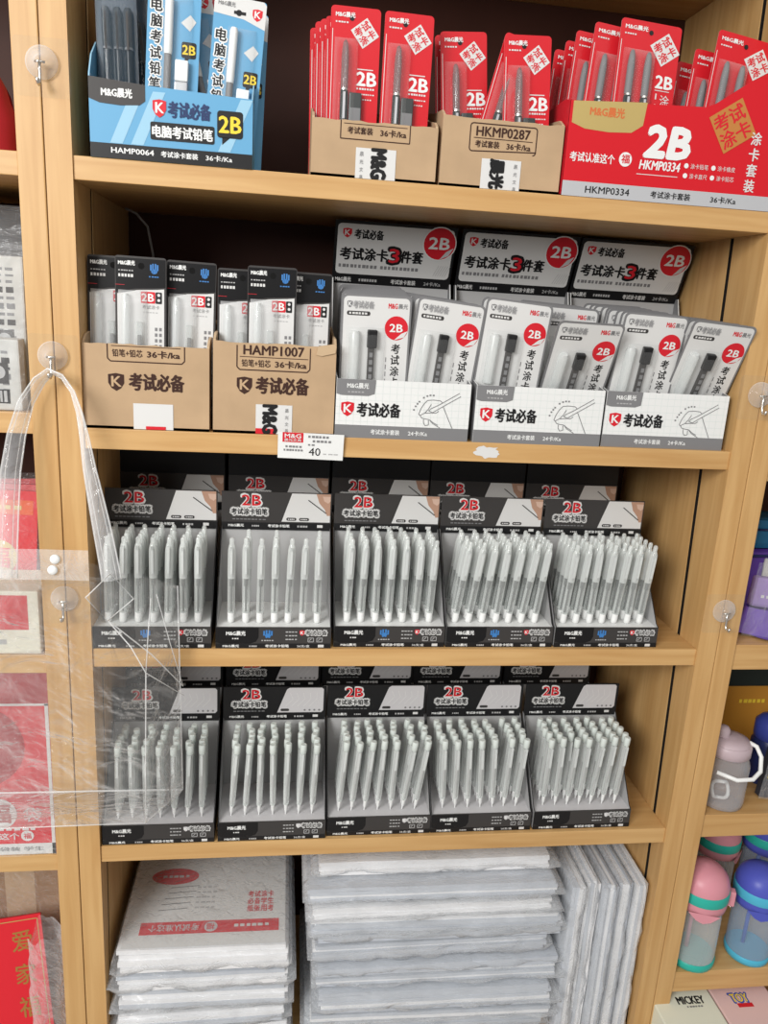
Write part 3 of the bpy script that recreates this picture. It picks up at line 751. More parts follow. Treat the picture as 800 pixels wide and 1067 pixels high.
rc2('large red pencil card standing upright in the centre of the red display box', .5920, .026, .027, 3.5, 8)
rc2('large red pencil card just left of the central one in red display box', .5610, .040, .024, 6, 8)
rc2('large red pencil card, second left of the central one in red display box', .5460, .056, .019, 6, 8)
rc2('large red pencil card, third left of the central one in red display box', .5400, .072, .013, 6, 8)
rc2('large red pencil card at the far left back of the red display box', .5330, .088, .008, 6, 8)
rc2('large red pencil card leaning at the right end of the red display box', .6930, .027, .025, 8, 8)
rc2('large red pencil card behind the leaning one in the red display box', .6800, .045, .010, 7, 8)
rc2('large red pencil card deepest at the right of the red display box', .6680, .060, .000, 7, 8)


# ------------------------------------------------------------------ red display box (top shelf)
def red_box():
    t = thing('card_display_box', 'large red and gold display box marked 2B on the top shelf', 'display box', (.6245, .003, SZ[0]))
    W, D = .241, .13; h = W / 2
    b = MB(); b.box(-h, h, 0, D, 0, .0015, RED)
    for sx in (-1, 1):
        xa = -h if sx < 0 else h - .0014
        b.prism(F((xa, 0, 0), (0, 1, 0), (0, 0, 1)), [(0, 0), (D, 0), (D, .098), (.02, .098), (0, .094 if sx < 0 else .128)], 0, .0014, RED, DRED)
    b.build('tray', t)
    MB().box(-h + .0014, h - .0014, D - .0015, D, .0016, .100, DRED).build('back_panel', t)
    f = FX((0, -.0005, 0)); b = MB()
    b.prism(f, [(-h, 0), (h, 0), (h, .131), (.084, .131), (.078, .129), (.040, .103), (.030, .099), (-h, .093)], -.0016, 0, RED2, DRED)
    b.poly(f, [(-h, 0), (h, 0), (h, .0150), (-h, .0150)], SILV)
    b.poly(f, [(-h + .003, .0928), (-h + .003, .072), (-h + .018, .067), (-h + .045, .0655), (-h + .070, .067), (-h + .082, .075), (-h + .084, .0975)], GOLD, 1)
    b.text(f, BRAND, -h + .022, .0800, .038, .0095, mat('orange_foil_letters', (.62, .16, .05), .4), .05)
    b.text(f, '2B', -.033, .046, .049, .0295, WHITE, .07, 2, .12)
    b.text(f, 'HKMP0334', -.037, .0325, .046, .0090, WHITE, .05, 2, .1); b.rect(f, -.039, .0270, .008, .0277, OFFW)
    b.text(f, '考试认准这个', -h + .005, .0345, .050, .0095, WHITE, .03, 2); b.circ(f, -.0535, .0405, .0072, WHITE, 2); b.text(f, '福', -.0580, .0365, .0092, .0088, RED, .03, 3)
    for i, (x, z) in enumerate(((.0165, .0395), (.0480, .0395), (.0165, .0295), (.0480, .0295))):
        b.circ(f, x, z, .0026, WHITE, 2, 14); b.text(f, ['涂卡铅笔', '涂卡橡皮', '涂卡直尺', '涂卡铅芯'][i], x + .005, z - .0026, .0205, .0052, OFFW, .0, 2)
    g = f.sub(.063, .0830, 33)
    b.rect(g, -.0205, -.0205, .0205, .0205, mat('dull_gold_print', (.50, .20, .05), .45), 2)
    for k, ch in enumerate('考试涂卡'): b.text(g, ch, -.0185 + (k % 2) * .0188, .0010 - (k // 2) * .0190, .0170, .0170, RED, .03, 3)
    for k, ch in enumerate('涂卡套装'): b.text(f, ch, .0865, .066 - .0160 * k, .0120, .0130, OFFW, .03, 2)
    b.text(f, 'HKMP0334', -h + .026, .0042, .050, .0068, BLACK, .03); b.text(f, '考试涂卡套装', -.020, .0042, .046, .0072, BLACK, .03); b.text(f, '36卡/Ka', .050, .0042, .030, .0070, BLACK, .03)
    b.build('front_panel', t)


red_box()


# ------------------------------------------------------------------ blue display box and its cards
def blue_box():
    t = thing('card_display_box', 'blue display box of computer exam pencils on the top shelf', 'display box', (.0965, .002, SZ[0]))
    W, D = .158, .11; h = W / 2
    b = MB(); b.box(-h, h, 0, D, 0, .0015, BLUE)
    for sx in (-1, 1):
        xa = -h if sx < 0 else h - .0014
        b.prism(F((xa, 0, 0), (0, 1, 0), (0, 0, 1)), [(0, 0), (D, 0), (D, .115), (.035, .112), (.012, .095), (0, .075)] if sx < 0 else [(0, 0), (D, 0), (D, .09), (.03, .085), (0, .065)], 0, .0014, BLUE, LBLUE)
    b.build('tray', t)
    MB().box(-h + .0014, h - .0014, D - .0015, D, .0016, .115, BLUE).build('back_panel', t)
    f = FX((0, -.0005, 0)); b = MB(); H = .0685
    b.prism(f, [(-h, 0), (h, 0), (h, H - .004), (-.026, H), (-h, H + .004)], -.0016, 0, BLUE, LBLUE)
    b.rect(f, -h, 0, h, .0135, BLACK)
    for x in (-.060, -.040, .045): b.poly(f, [(x, .0140), (x + .012, .0140), (x + .034, H - .005), (x + .022, H - .005)], LBLUE, 1)
    b.poly(f, [(-h, H + .004), (-h, .053), (-h + .010, .0495), (-h + .030, .0485), (-h + .048, .050), (-h + .0535, .054), (-.0255, H)], DGREY, 2)
    b.text(f, BRAND, -h + .012, .0555, .029, .0082, WHITE, .06, 3)
    shield(b, f, -.0185, .0405, .0130, .0165, RED, WHITE, 3); b.text(f, EXAM, -.0035, .0415, .041, .0145, mat('navy_print', (.02, .04, .12), .5), .06, 3)
    b.rrect(f, -.021, .0200, .0415, .0365, .002, BLACK, 2); b.text(f, '电脑考试铅笔', -.0190, .0225, .0585, .0110, WHITE, .05, 3)
    b.rrect(f, .0440, .0270, .0695, .0520, .003, BLACK, 2); b.poly(f, [(.049, .0275), (.049, .0205), (.057, .0275)], BLACK, 2); b.text(f, '2B', .0460, .0320, .0215, .0150, YEL, .05, 3)
    b.text(f, 'HAMP0064', -h + .020, .0050, .041, .0050, WHITE, .05); b.text(f, '考试涂卡套装', -.011, .0045, .036, .0056, WHITE, .04); b.text(f, '36卡/Ka', .033, .0045, .026, .0056, WHITE, .03)
    b.build('front_panel', t)


blue_box()


def blue_card():
    t = thing('pencil_card', '', 'stationery pack')
    W, H = .052, .165; h = W / 2; b = MB(); f = FX((0, 0, 0))
    b.prism(f, rr(-h, 0, h, H, .003), -.0007, 0, BLUE, LBLUE)
    b.poly(f, [(-h, H - .017), (-h, H - .003), (-h + .003, H), (h - .003, H), (h, H - .003), (h, H - .026), (.004, H - .019)], OFFW, 1)
    b.text(f, BRAND, -h + .004, H - .0095, .017, .0045, MGREY, .04); b.circ(f, -.001, H - .014, .003, BLACK, 2, 12); b.rect(f, -.006, H - .0155, .006, H - .0125, BLACK, 2)
    shield(b, f, h - .0135, H - .0190, .0100, .0115, RED, WHITE)
    for k, ch in enumerate('电脑考试铅笔'): b.text(f, ch, -h + .0035, H - .043 - .0145 * k, .0115, .0125, WHITE, .09, 2); b.text(f, ch, -h + .0040, H - .0425 - .0145 * k, .0105, .0115, BLACK, .04, 3)
    b.poly(f, [(h - .019, H - .050), (h - .010, H - .057), (h - .004, H - .048), (h - .010, H - .042)], OFFW, 2)
    b.rrect(f, h - .0175, H - .082, h - .003, H - .067, .002, BLACK, 2); b.poly(f, [(h - .014, H - .0815), (h - .014, H - .087), (h - .009, H - .0815)], BLACK, 2); b.text(f, '2B', h - .0165, H - .0785, .0125, .0085, YEL, .05, 3)
    b.build('backing_card', t)
    p = MB(); Mx = Matrix.Translation((-.0040, -.0050, 0))
    p.lathe([(.0030, H - .030), (.0042, H - .033), (.0042, H - .078), (.0038, H - .082)], WPLAS, 10, Mx); p.lathe([(.0036, H - .0821), (.0036, H - .115), (.0015, H - .128)], MGREY, 10, Mx); p.build('pencil', t)
    e = MB(); e.bbox(.0035, .0165, -.0080, -.0008, H - .106, H - .086, WPLAS, .0015); e.bbox(.0035, .0165, -.0078, -.0008, H - .125, H - .1062, SILV, .0015); e.build('eraser', t)
    bl = MB()
    def shell(u, v):
        x = -.0105 + u * .0285; z = .012 + v * (H - .040); e_ = min(u, 1 - u) * 5; g_ = min(v, 1 - v) * 12
        return (x, -.0006 - .0092 * min(1, e_) ** .5 * min(1, g_) ** .5, z)
    bl.sheet(shell, 12, 16, BLIST); bl.build('blister', t)
    return t


bcard = Proto(blue_card)
BG = 'blue pencil cards'
bcard.put('blue pencil card standing tall at the front centre of the blue box', (.0900, .028, z1 + .018), (-3, 2.5, 0), BG)
bcard.put('blue pencil card showing its white top and red shield, right end of blue box', (.1480, .032, z1 - .002), (-3, 4.5, 0), BG)
bcard.put('blue pencil card tilted to the left, behind the right card of blue box', (.1420, .048, z1 + .008), (-3, -14, 0), BG)
bcard.put('blue pencil card at the back of the blue box, behind the tall one', (.1090, .062, z1 + .012), (-3, 3, 0), BG)
bcard.put('blue pencil card deepest behind the right one in the blue box', (.1560, .066, z1 - .004), (-3, 2, 0), BG)


def clear_pack(label, loc, rot):
    t = thing('pen_pack', label, 'stationery pack', loc, rot, 'clear packs of black pens')
    H = .17; b = MB(); b.prism(FX((0, 0, 0)), rr(-.020, 0, .020, H, .003), -.0006, 0, clear('dark_navy_film', (.03, .05, .08), .75, .2, .2, 1.5)); b.build('backing_card', t)
    for x in (-.009, .002, .012):
        p = MB(); Mx = Matrix.Translation((x, -.0050, 0))
        p.lathe([(.0012, .012), (.0036, .024), (.0040, .030), (.0040, .095)], BLACKG, 9, Mx); p.lathe([(.0041, .0951), (.0043, .097), (.0043, .128), (.003, .131)], mat('smoky_cap', (.06, .065, .07), .2), 9, Mx); p.lathe([(.0043, .093), (.0043, .095)], MGREY, 9, Mx); p.box(x - .001, x + .001, -.0103, -.0094, .092, .126, DGREY); p.build('pen', t)
    s = MB(); s.sheet(lambda u, v: (-.0195 + u * .039, -.0008 - .0095 * min(1, min(u, 1 - u) * 5) ** .5 * min(1, min(v, 1 - v) * 12) ** .5, .006 + v * (H - .012)), 12, 14, mat and clear('blue_tinted_blister', (.25, .38, .50), .10, .5, .1, 2.2)); s.build('blister', t)
    return t


clear_pack('clear pack of black pens at the front left end of the blue box', (.0420, .030, z1 + .008), (-3, -1.5, 0))
clear_pack('clear pack of black pens behind, between the blue cards and front pack', (.0600, .055, z1 + .004), (-4, -6, 0))


# ------------------------------------------------------------------ black and white lead packs (second shelf, left)
def bw_pack():
    t = thing('pencil_pack', '', 'stationery pack')
    W, H = .053, .165; h = W / 2; b = MB(); f = FX((0, 0, 0))
    b.prism(f, rr(-h, 0, h, H, .003), -.0007, 0, DGREY)
    b.poly(f, [(-h + .0022, .003), (h - .0022, .003), (h - .0022, H - .032), (h - .010, H - .033), (-.004, H - .0345), (-h + .0022, H - .039)], OFFW, 1)
    b.poly(f, [(-h + .0008, H - .0375), (-.006, H - .0330), (h - .012, H - .0315), (h - .0008, H - .0305), (h - .0008, H - .002), (-h + .0008, H - .002)], BLACKG, 1)
    b.text(f, BRAND, -h + .0035, H - .0095, .017, .0048, WHITE, .06); b.bars(f, -h + .0035, H - .0155, .016, .0012, LGREY, 6); b.bars(f, -h + .0035, H - .0215, .016, .0030, OFFW, 5, 2, 3); b.rect(f, -h + .0005, H - .0300, -h + .010, H - .0296, RED, 2)
    b.circ(f, .0005, H - .0095, .0033, mat('punch_hole_dark', (.004, .004, .004), .9), 2, 14)
    for dx, a, c in ((-.0035, .0135, .0075), (-.0013, .0165, .0065), (.0013, .0165, .0065), (.0035, .0135, .0075)): b.rect(f, h - .0125 + dx - .0008, H - a, h - .0125 + dx + .0008, H - c, EMB, 2)
    b.circ(f, h - .0125, H - .0145, .0032, EMB, 2, 12, .0025); b.bars(f, h - .018, H - .0205, .011, .0012, EMB, 4)
    b.rrect(f, h - .0265, H - .0475, h - .0115, H - .0355, .001, RED, 2); b.text(f, '2B', h - .0255, H - .0455, .0125, .0080, WHITE, .05, 3)
    b.rrect(f, h - .0112, H - .0475, h - .0045, H - .0355, .001, BLACK, 2); b.circ(f, h - .0078, H - .0385, .0016, OFFW, 3, 10); b.circ(f, h - .0078, H - .0438, .0016, OFFW, 3, 10)
    b.text(f, '考试涂卡', h - .0250, H - .0535, .018, .0042, MGREY, .0, 2); b.bars(f, h - .024, H - .0575, .016, .001, LGREY, 5)
    for q in (0, 1):
        for k in range(4): b.rect(f, h - .012 + .0045 * q, H - .076 - .006 * k, h - .0092 + .0045 * q, H - .0725 - .006 * k, MGREY, 2)
    b.build('backing_card', t)
    p = MB(); Mx = Matrix.Translation((-h + .0115, -.0048, 0)); p.lathe([(.0015, .016), (.0040, .030), (.0043, .060), (.0043, .118), (.0030, .126)], FROST, 10, Mx); p.build('pencil', t)
    p = MB(); p.bbox(-h + .0215, -h + .0285, -.006, -.0008, .045, .098, CLEARP, .0012); p.bbox(-h + .0232, -h + .0272, -.0045, -.0012, .046, .084, DGREY, .0008); p.build('lead_case', t)
    bl = MB(); bl.sheet(lambda u, v: (-h + .0032 + u * .030, -.0006 - .0092 * min(1, min(u, 1 - u) * 4) ** .5 * min(1, min(v, 1 - v) * 12) ** .5, .008 + v * .122), 12, 16, clear('bw_blister', (.86, .87, .88), .22, .6, .1, 1.6)); bl.build('blister', t)
    return t


bw = Proto(bw_pack)
BWG = 'black and white pencil packs'
bw.put('black and white pencil pack at the front centre of the left cardboard box', (.0580, .020, HH + .0165), (-2, .5, 0), BWG)
bw.put('black and white pencil pack half hidden at the left of left cardboard box', (.0270, .032, HH + .0160), (-2, .5, 0), BWG)
bw.put('black and white pencil pack at the right of the left cardboard box', (.1080, .034, HH + .0155), (-2, 1.0, 0), BWG)
bw.put('black and white pencil pack at the front centre of the cardboard box with torn corner', (.1980, .020, HH + .0150), (-2, 0, 0), BWG)
bw.put('black and white pencil pack at the left of the cardboard box with torn corner', (.1650, .034, HH + .0110), (-2, 0, 0), BWG)
bw.put('black and white pencil pack at the right, cardboard box with torn corner', (.2360, .036, HH + .0120), (-2, .5, 0), BWG)


# ------------------------------------------------------------------ price tag, cable
t = thing('price_tag', 'white paper price tag reading 40 on the second shelf edge', 'price tag', (.2445, .0005, HH - .0235))
b = MB(); f = F((0, -.001, 0), (1, 0, -.015), (0, -.05, 1)); b.prism(f, [(-.0365, -.0020), (.0365, -.0020), (.0370, .0275), (-.0365, .0275)], -.0004, 0, WHITE)
b.rect(f, -.0315, .0165, -.0085, .0275, RED); b.text(f, 'M&G', -.0290, .0215, .018, .0045, WHITE, .04, 3); b.text(f, '晨光文具', -.0295, .0175, .019, .0032, OFFW, .02, 3)
b.bars(f, -.028, .0105, .019, .0022, MGREY, 5); b.bars(f, -.030, .0065, .022, .0022, MGREY, 7)
b.bars(f, -.003, .0225, .024, .0025, MGREY, 6); b.bars(f, .002, .0175, .022, .0025, MGREY, 5); b.bars(f, -.003, .0135, .008, .0018, MGREY, 2)
b.text(f, '40', -.0020, .0022, .0130, .0090, BLACK, .0); b.bars(f, .014, .004, .018, .0012, LGREY, 3)
b.build('printed_card', t)

tag(MB().tube([(.006, .235, 1.476), (.020, .232, 1.470), (.034, .23, 1.455), (.040, .232, 1.42), (.040, .24, 1.36), (.038, .25, 1.2275)], .0016, LGREY, 6).build('cable'), 'thin pale cable hanging in the back left corner of the second shelf', 'cable')


# ------------------------------------------------------------------ clear hooks on the uprights
def hook():
    t = thing('adhesive_hook', '', 'hook')
    fr = F((0, 0, 0)); b = MB(); b.prism(fr, rr(-.026, -.026, .026, .026, .004), .0004, .0011, HOOKP); b.build('clear_pad', t)
    b = MB(); M_ = Matrix.Translation((0, -.0012, .004)) @ Matrix.Rotation(R(90), 4, 'X')
    b.lathe([(.0150, 0), (.0150, .0015), (.0135, .0030), (.006, .0042), (.0055, .0075), (.001, .0080)], DISCP, 24, M_); b.build('clear_disc', t)
    b = MB(); b.tube([(-.0045, -.0078, .003), (-.0020, -.0092, .003), (.002, -.0092, .003), (.0045, -.0078, .003)], .0012, STEEL, 8)
    b.tube([(0, -.0092, .003), (0, -.0098, -.004), (0, -.0100, -.011), (.0002, -.0110, -.0155), (0, -.0140, -.0180), (0, -.0180, -.0170), (0, -.0195, -.0130)], .0015, STEEL, 8); b.build('steel_hook', t)
    return t


hk = Proto(hook)
hk.put('clear adhesive hook at the top of the left wooden upright', (-.024, 0, 1.5745), group='clear hooks')
hk.put('clear adhesive hook from which the clear bag hangs', (-.027, 0, 1.2985), group='clear hooks')
hk.put('clear adhesive hook on the left upright, seen through the bag', (-.027, 0, 1.0280), group='clear hooks')
hk.put('clear adhesive hook on the right upright beside the pen shelf', (.7755, 0, 1.0190), (0, 0, 0), 'clear hooks')
hk.put('clear adhesive hook on the right upright beside the second shelf cards', (.7720, 0, 1.2930), (0, 0, 0), 'clear hooks')


# ------------------------------------------------------------------ clear vinyl bag hanging from the hook
def clear_bag():
    t = thing('clear_tote_bag', 'clear vinyl tote bag hanging from a hook on the left upright', 'bag', (0, 0, 0))
    ftl, ftr, fbl, fbr = V((-.165, -.050, 1.088)), V((.013, -.047, 1.090)), V((-.165, -.088, .796)), V((.071, -.085, .797))
    btl, btr, bbl, bbr = V((-.160, -.040, 1.090)), V((.100, -.018, 1.055)), V((-.160, -.012, .790)), V((.103, -.012, .789))
    def bil(a, b_, c, d, u, v): return (a.lerp(b_, u)).lerp(c.lerp(d, u), v)
    def wr(p, k, amt, n):
        q = noise.noise(p * 9 + V((k, 0, 0))) * amt + (.5 - abs(noise.noise(p * 15 + V((0, k, p.x * 8))))) * amt * .9
        return p + n * q
    def edge(u, v): return min(1, 6 * min(u, 1 - u, v, 1 - v))
    def part(name, a, b_, c, d, n, k, amt, nu=26, nv=30):
        mb = MB(); mb.sheet(lambda u, v: wr(bil(a, b_, c, d, u, v), k, amt * edge(u, v), V(n)), nu, nv, BAGP); return mb.build(name, t)
    part('front_panel', fbl, fbr, ftl, ftr, (0, -1, 0), 3, .013, 36, 44)
    part('back_panel', bbl, bbr, btl, btr, (0, -1, 0), 7, .006)
    gm = V((.108, -.050, .925)); gmt = V((.060, -.055, 1.030))
    mb = MB()
    mb.sheet(lambda u, v: wr(bil(fbr, bbr, ftr, btr, u, v) + V((.006, 0, 0)) * math.sin(PI * u), 2, .005 * edge(u, v), V((1, 0, 0))), 12, 24, BAGP); mb.build('side_gusset', t)
    part('bottom_gusset', fbl, fbr, bbl, bbr, (0, 0, -1), 4, .004, 20, 8)
    sm = MB()
    r = .0007
    sm.tube([fbl, fbr], r, SEAMP, 6); sm.tube([bbl, bbr], r * 1.8, SEAMP, 6); sm.tube([fbr, bbr], r, SEAMP, 6)
    sm.tube([fbr, V((.075, -.085, .981)), V((.058, -.074, 1.006)), V((.034, -.063, 1.030))], r, SEAMP, 6); sm.tube([bbr, btr], r, SEAMP, 6)
    sm.tube([V((.034, -.062, 1.030)), V((.075, -.048, .985)), V((.106, -.026, .935))], r, SEAMP, 6)
    sm.tube([V((.075, -.085, .981)), V((.106, -.022, .921))], r * .8, SEAMP, 6)
    sm.tube([V((.075, -.085, .981)), V((.077, -.080, 1.020)), V((.079, -.070, 1.060))], r * .8, SEAMP, 6)
    sm.tube([V((.084, -.064, 1.062)), V((.094, -.045, 1.000)), V((.106, -.026, .935))], r * .8, SEAMP, 6)
    sm.build('seam', t)
    hem = MB(); hem.sheet(lambda u, v: wr(V((-.165 + .178 * u, -.0515, 1.072 + .034 * v)), 9, .002, V((0, -1, 0))), 24, 4, STRAPP)
    hem.build('hem', t)
    fl_ = MB(); d = [V((.011, -.062, 1.057)), V((.032, -.062, 1.030)), V((.060, -.062, 1.056)), V((.037, -.062, 1.084))]
    fl_.sheet(lambda u, v: wr(bil(d[0], d[1], d[3], d[2], u, v), 5, .0016, V((0, -1, 0))), 8, 8, BAGP)
    fl_.tube(d, .0009, SEAMP, 6, True); fl_.build('folded_corner', t)
    for x, z in ((-.0205, 1.0960), (-.0235, 1.0840)):
        s = MB(); s.lathe([(.0052, 0), (.0052, .0014), (.0042, .0026), (.0012, .0030)], WPLAS, 16, Matrix.Translation((x, -.0525, z)) @ Matrix.Rotation(R(90), 4, 'X')); s.build('snap_button', t)['label'] = 'white snap button'
    # handle: one long strap over the hook
    Y = -.035
    cl = [(-.070, -.052, 1.075), (-.069, -.046, 1.113), (-.068, -.038, 1.150), (-.066, -.032, 1.185), (-.060, -.026, 1.222), (-.050, -.021, 1.256), (-.037, -.0175, 1.278), (-.026, -.0165, 1.2875), (-.0145, -.0175, 1.283), (-.004, -.020, 1.268), (.003, -.024, 1.247), (.008, -.028, 1.222), (.013, -.033, 1.190), (.020, -.038, 1.155), (.027, -.044, 1.122), (.034, -.050, 1.085), (.036, -.052, 1.073)]
    cl = [V(p) for p in cl]; n = len(cl)
    def strap(ofs, wd):
        pts = []
        for i, p in enumerate(cl):
            tt = (cl[min(i + 1, n - 1)] - cl[max(i - 1, 0)]).normalized(); s_ = i / (n - 1)
            side = V((tt.z, 0, -tt.x)).normalized(); k = math.sin(PI * s_) ** 2
            side = (side * (1 - .55 * k) + V((0, 1, 0)) * (.9 * k)).normalized()
            pts.append(p + side * wd * ofs * (1 - .25 * k))
        return pts
    st = MB(); vs = []; K = 6
    rows = [strap(-1 + 2 * k / K, .0100) for k in range(K + 1)]
    for i in range(n):
        for k in range(K + 1): vs.append(rows[k][i] + V((0, -.0035 * math.sin(PI * k / K) + .0012 * noise.noise(V((i * .9, k, 0))), 0)))
    st.add(vs, [(i * (K + 1) + k, i * (K + 1) + k + 1, (i + 1) * (K + 1) + k + 1, (i + 1) * (K + 1) + k) for i in range(n - 1) for k in range(K)], STRAPP, True)
    for o_ in (-1, 1, -.55, .5): st.tube(strap(o_, .0100), .0009 if abs(o_) == 1 else .0005, SEAMP, 6)
    st.build('handle', t)


clear_bag()


# ------------------------------------------------------------------ bottom compartment: wrapped paper packs
PAPW = mat('white_paper_block', (.78, .78, .79), .6, mottle=.05, mscale=30)
PAPG = mat('greyish_paper_block', (.50, .53, .58), .6, mottle=.08, mscale=30)


def paper_block(W, D, H, seed, n=6, pal=None):
    rn = random.Random(seed); b = MB(); z = 0
    pal = pal or [PAPW, PAPW, PAPG]
    for k in range(n):
        z2 = H * (k + 1) / n; j = rn.uniform(-.003, .003); jx = rn.uniform(-.003, .003); N = 14
        vs = []; ph = rn.uniform(0, 9)
        for i in range(N + 1):
            x = -W / 2 + W * i / N + jx; wv = .0012 * noise.noise(V((x * 14, ph, 0)))
            for zz in (z, z2):
                vs += [(x, j, zz + wv), (x, D + j, zz)]
        fs = []
        for i in range(N):
            a = 4 * i; c = 4 * (i + 1)
            fs += [(a, c, c + 2, a + 2), (a + 2, c + 2, c + 3, a + 3), (a + 1, a + 3, c + 3, c + 1), (a, a + 1, c + 1, c)]
        fs += [(0, 2, 3, 1), (4 * N, 4 * N + 1, 4 * N + 3, 4 * N + 2)]
        b.add(vs, fs, pal[rn.randrange(len(pal))]); z = z2
    return b


def sleeve(W, D, H, seed, ma=None, lip=.016, side=.014):
    lip = random.Random(seed + 500).uniform(.006, .018); side = random.Random(seed + 700).uniform(.006, .015)
    b = MB(); NX, NS = 40, 18
    rn = random.Random(seed); ph = rn.uniform(0, 50)
    def fn(u, s):
        x = (u - .5) * (W + 2 * side)
        e = max(0.0, (abs(x) - W / 2 - .002) / side); sq = 1 - .92 * min(1, e)
        if s < .38: y = D * (1 - s / .38) * .98 - .001; z = H + .0012
        elif s < .5: k = (s - .38) / .12; y = -lip * k ** .8; z = H + .0012 - (H * .5 + .0012) * k ** 1.6
        elif s < .62: k = (s - .5) / .12; y = -lip * (1 - k) ** .8; z = H * .5 * (1 - k ** 1.2) + .0004
        else: y = D * ((s - .62) / .38) * .98 - .001; z = .0004
        z = H / 2 + (z - H / 2) * sq
        p = V((x * 22, y * 22 + s * 4, ph)); q = V((x * 70, s * 16, ph))
        am = 1.0 if .36 < s < .64 else .12
        y += am * (.0085 * noise.noise(p) + .0028 * noise.noise(q)); z += am * sq * .0030 * noise.noise(q + V((3, 1, 9)))
        z = min(max(z, .0003), H + .0013)
        return (x, y, z)
    b.sheet(fn, NX, NS, ma or POLY)
    return b


def pack(label, loc, W, D, H, seed, group, rot=(0, 0, 0), top=None, pal=None, n=5, ma=None):
    t = thing('wrapped_paper_pack', label, 'paper pack', loc, rot, group)
    pb = paper_block(W, D, H - .002, seed, n, pal)
    if top: top(pb, W, D, H - .002)
    pb.build('paper_block', t); sleeve(W, D, H, seed, ma).build('plastic_sleeve', t)
    return t


def red_top(b, W, D, H):
    f = F((0, 0, H + .0012), (1, 0, 0), (0, 1, 0)); g = f.sub(0, D / 2, 180); h = W / 2; d = D / 2
    b.rect(f, -h + .003, .004, h - .003, D - .004, OFFW, 0)
    b.rect(g, -h + .012, d - .048, h - .022, d - .026, RED, 1); b.text(g, '考试认准这个', .010, d - .043, .068, .012, PGREY, .02, 2); b.circ(g, -.006, d - .037, .009, PGREY, 2); b.text(g, '福', -.0115, d - .0425, .011, .011, RED, .02, 3); b.bars(g, -.085, d - .040, .05, .005, OFFW, 6)
    b.circ(g, .055, -.020, .034, RED, 1, 28, .017); b.bars(g, .035, -.022, .04, .005, PGREY, 5)
    s = f.sub(.072, .078, 0)
    for r_ in range(3):
        for c_ in range(4): b.text(s, '考试涂卡必备学生纸张用'[(r_ * 4 + c_) % 11], -.018 + .0095 * c_, .012 - .014 * r_, .0082, .012, RED, .03, 2)
    for k in range(5): b.stroke(f, [(-.070 + .003 * k, .070 + .011 * k), (-.030 + .003 * k, .073 + .011 * k)], .0014, MGREY, 1); b.bars(f, -.020, .072 + .010 * k, .030, .003, LGREY, 4, 1, k)


z = SZ[4]
hts = [.030, .034, .028, .036, .030, .034]
rn = random.Random(5)
LN = ['lowest', 'second', 'third', 'fourth', 'fifth', 'topmost']
zz = z + .0004
for k, H in enumerate(hts):
    last = k == len(hts) - 1
    H2 = H if not last else .036
    pack('topmost plastic-wrapped paper pack with red print, left stack under the shelves' if last else f'plastic-wrapped paper pack, {LN[k]} from bottom in the left stack', (.1250 + rn.uniform(-.002, .002), .012 + rn.uniform(-.003, .003), zz), .222, .235, H2, 20 + k, 'wrapped paper packs in the left stack', (0, 0, rn.uniform(-.8, .8)), red_top if last else None, [PAPW] if last else [PAPW, PAPG, PAPW], 5, POLYT if last else None)
    zz += H2 + .0018
zz = z + .0004
CN = ['lowest', 'second', 'third', 'fourth', 'fifth', 'sixth', 'seventh', 'eighth', 'ninth', 'tenth']
MH = [.028, .030, .018, .034, .022, .016, .030, .020, .026, .018, .024, .022]
CN += ['eleventh', 'twelfth']
for k in range(12):
    H = MH[k]
    last = k == 11
    W = .345 - (.014 if k % 3 == 0 else 0) - (.02 if last else 0)
    pack('topmost wrapped paper pack of the tall middle stack, under the lowest pen shelf' if last else f'plastic-wrapped paper pack, {CN[k]} from bottom in the tall middle stack', (.4440 + rn.uniform(-.008, .008), .014 + rn.uniform(-.008, .006) + (.02 if last else 0), zz), W, .225, H, 40 + k, 'wrapped paper packs in the middle stack', (0, 0, rn.uniform(-1.2, 1.2)), None, [PAPW] if last else [PAPG, PAPG, PAPW], max(2, int(H / .0055)))
    zz += H + .0018
SN = ['leftmost', 'second', 'third', 'fourth', 'rightmost']
x = .6300
for k in range(5):
    th = [.024, .021, .023, .023, .020][k]
    # standing on edge: the block's thickness runs along x
    t = pack(f'plastic-wrapped paper pack standing on edge, {SN[k]} of five beside the middle stack' if k not in (0, 4) else f'{SN[k]} plastic-wrapped paper pack standing on edge between stack and right upright', (x + th, .014 + .006 * (k % 2), z + .1380), .262, .22, th - .001, 70 + k, 'wrapped paper packs standing on edge', (0, -90, 0), None, [PAPW, PAPG], 4)
    x += th + .0012

# ------------------------------------------------------------------ left bookcase contents
LX = -.0530
redpouch = mat('red_satin', (.40, .02, .03), .35)
t = thing('gift_pouch', 'dark red pouch on the top shelf of the left bookcase', 'pouch', (-.130, .05, 1.4994))
b = MB(); b.sheet(lambda u, v: V((.066 * math.cos(2 * PI * u) * (1 - .35 * v ** 3) * (1 + .06 * noise.noise(V((u * 9, v * 4, 0)))), .035 * math.sin(2 * PI * u) * (1 - .3 * v ** 3), .086 * v)), 28, 12, redpouch)
b.lathe([(.043, .0), (.001, .0001)], redpouch, 20); b.lathe([(.042, .0855), (.001, .086)], redpouch, 20); b.build('body', t)
MB().tube([(.02, -.03, .086), (.035, -.035, .10), (.055, -.03, .088)], .002, GOLDP, 6).build('ribbon', t)

NEWS = mat('newsprint', (.52, .52, .50), .6, mottle=.12, mscale=50)


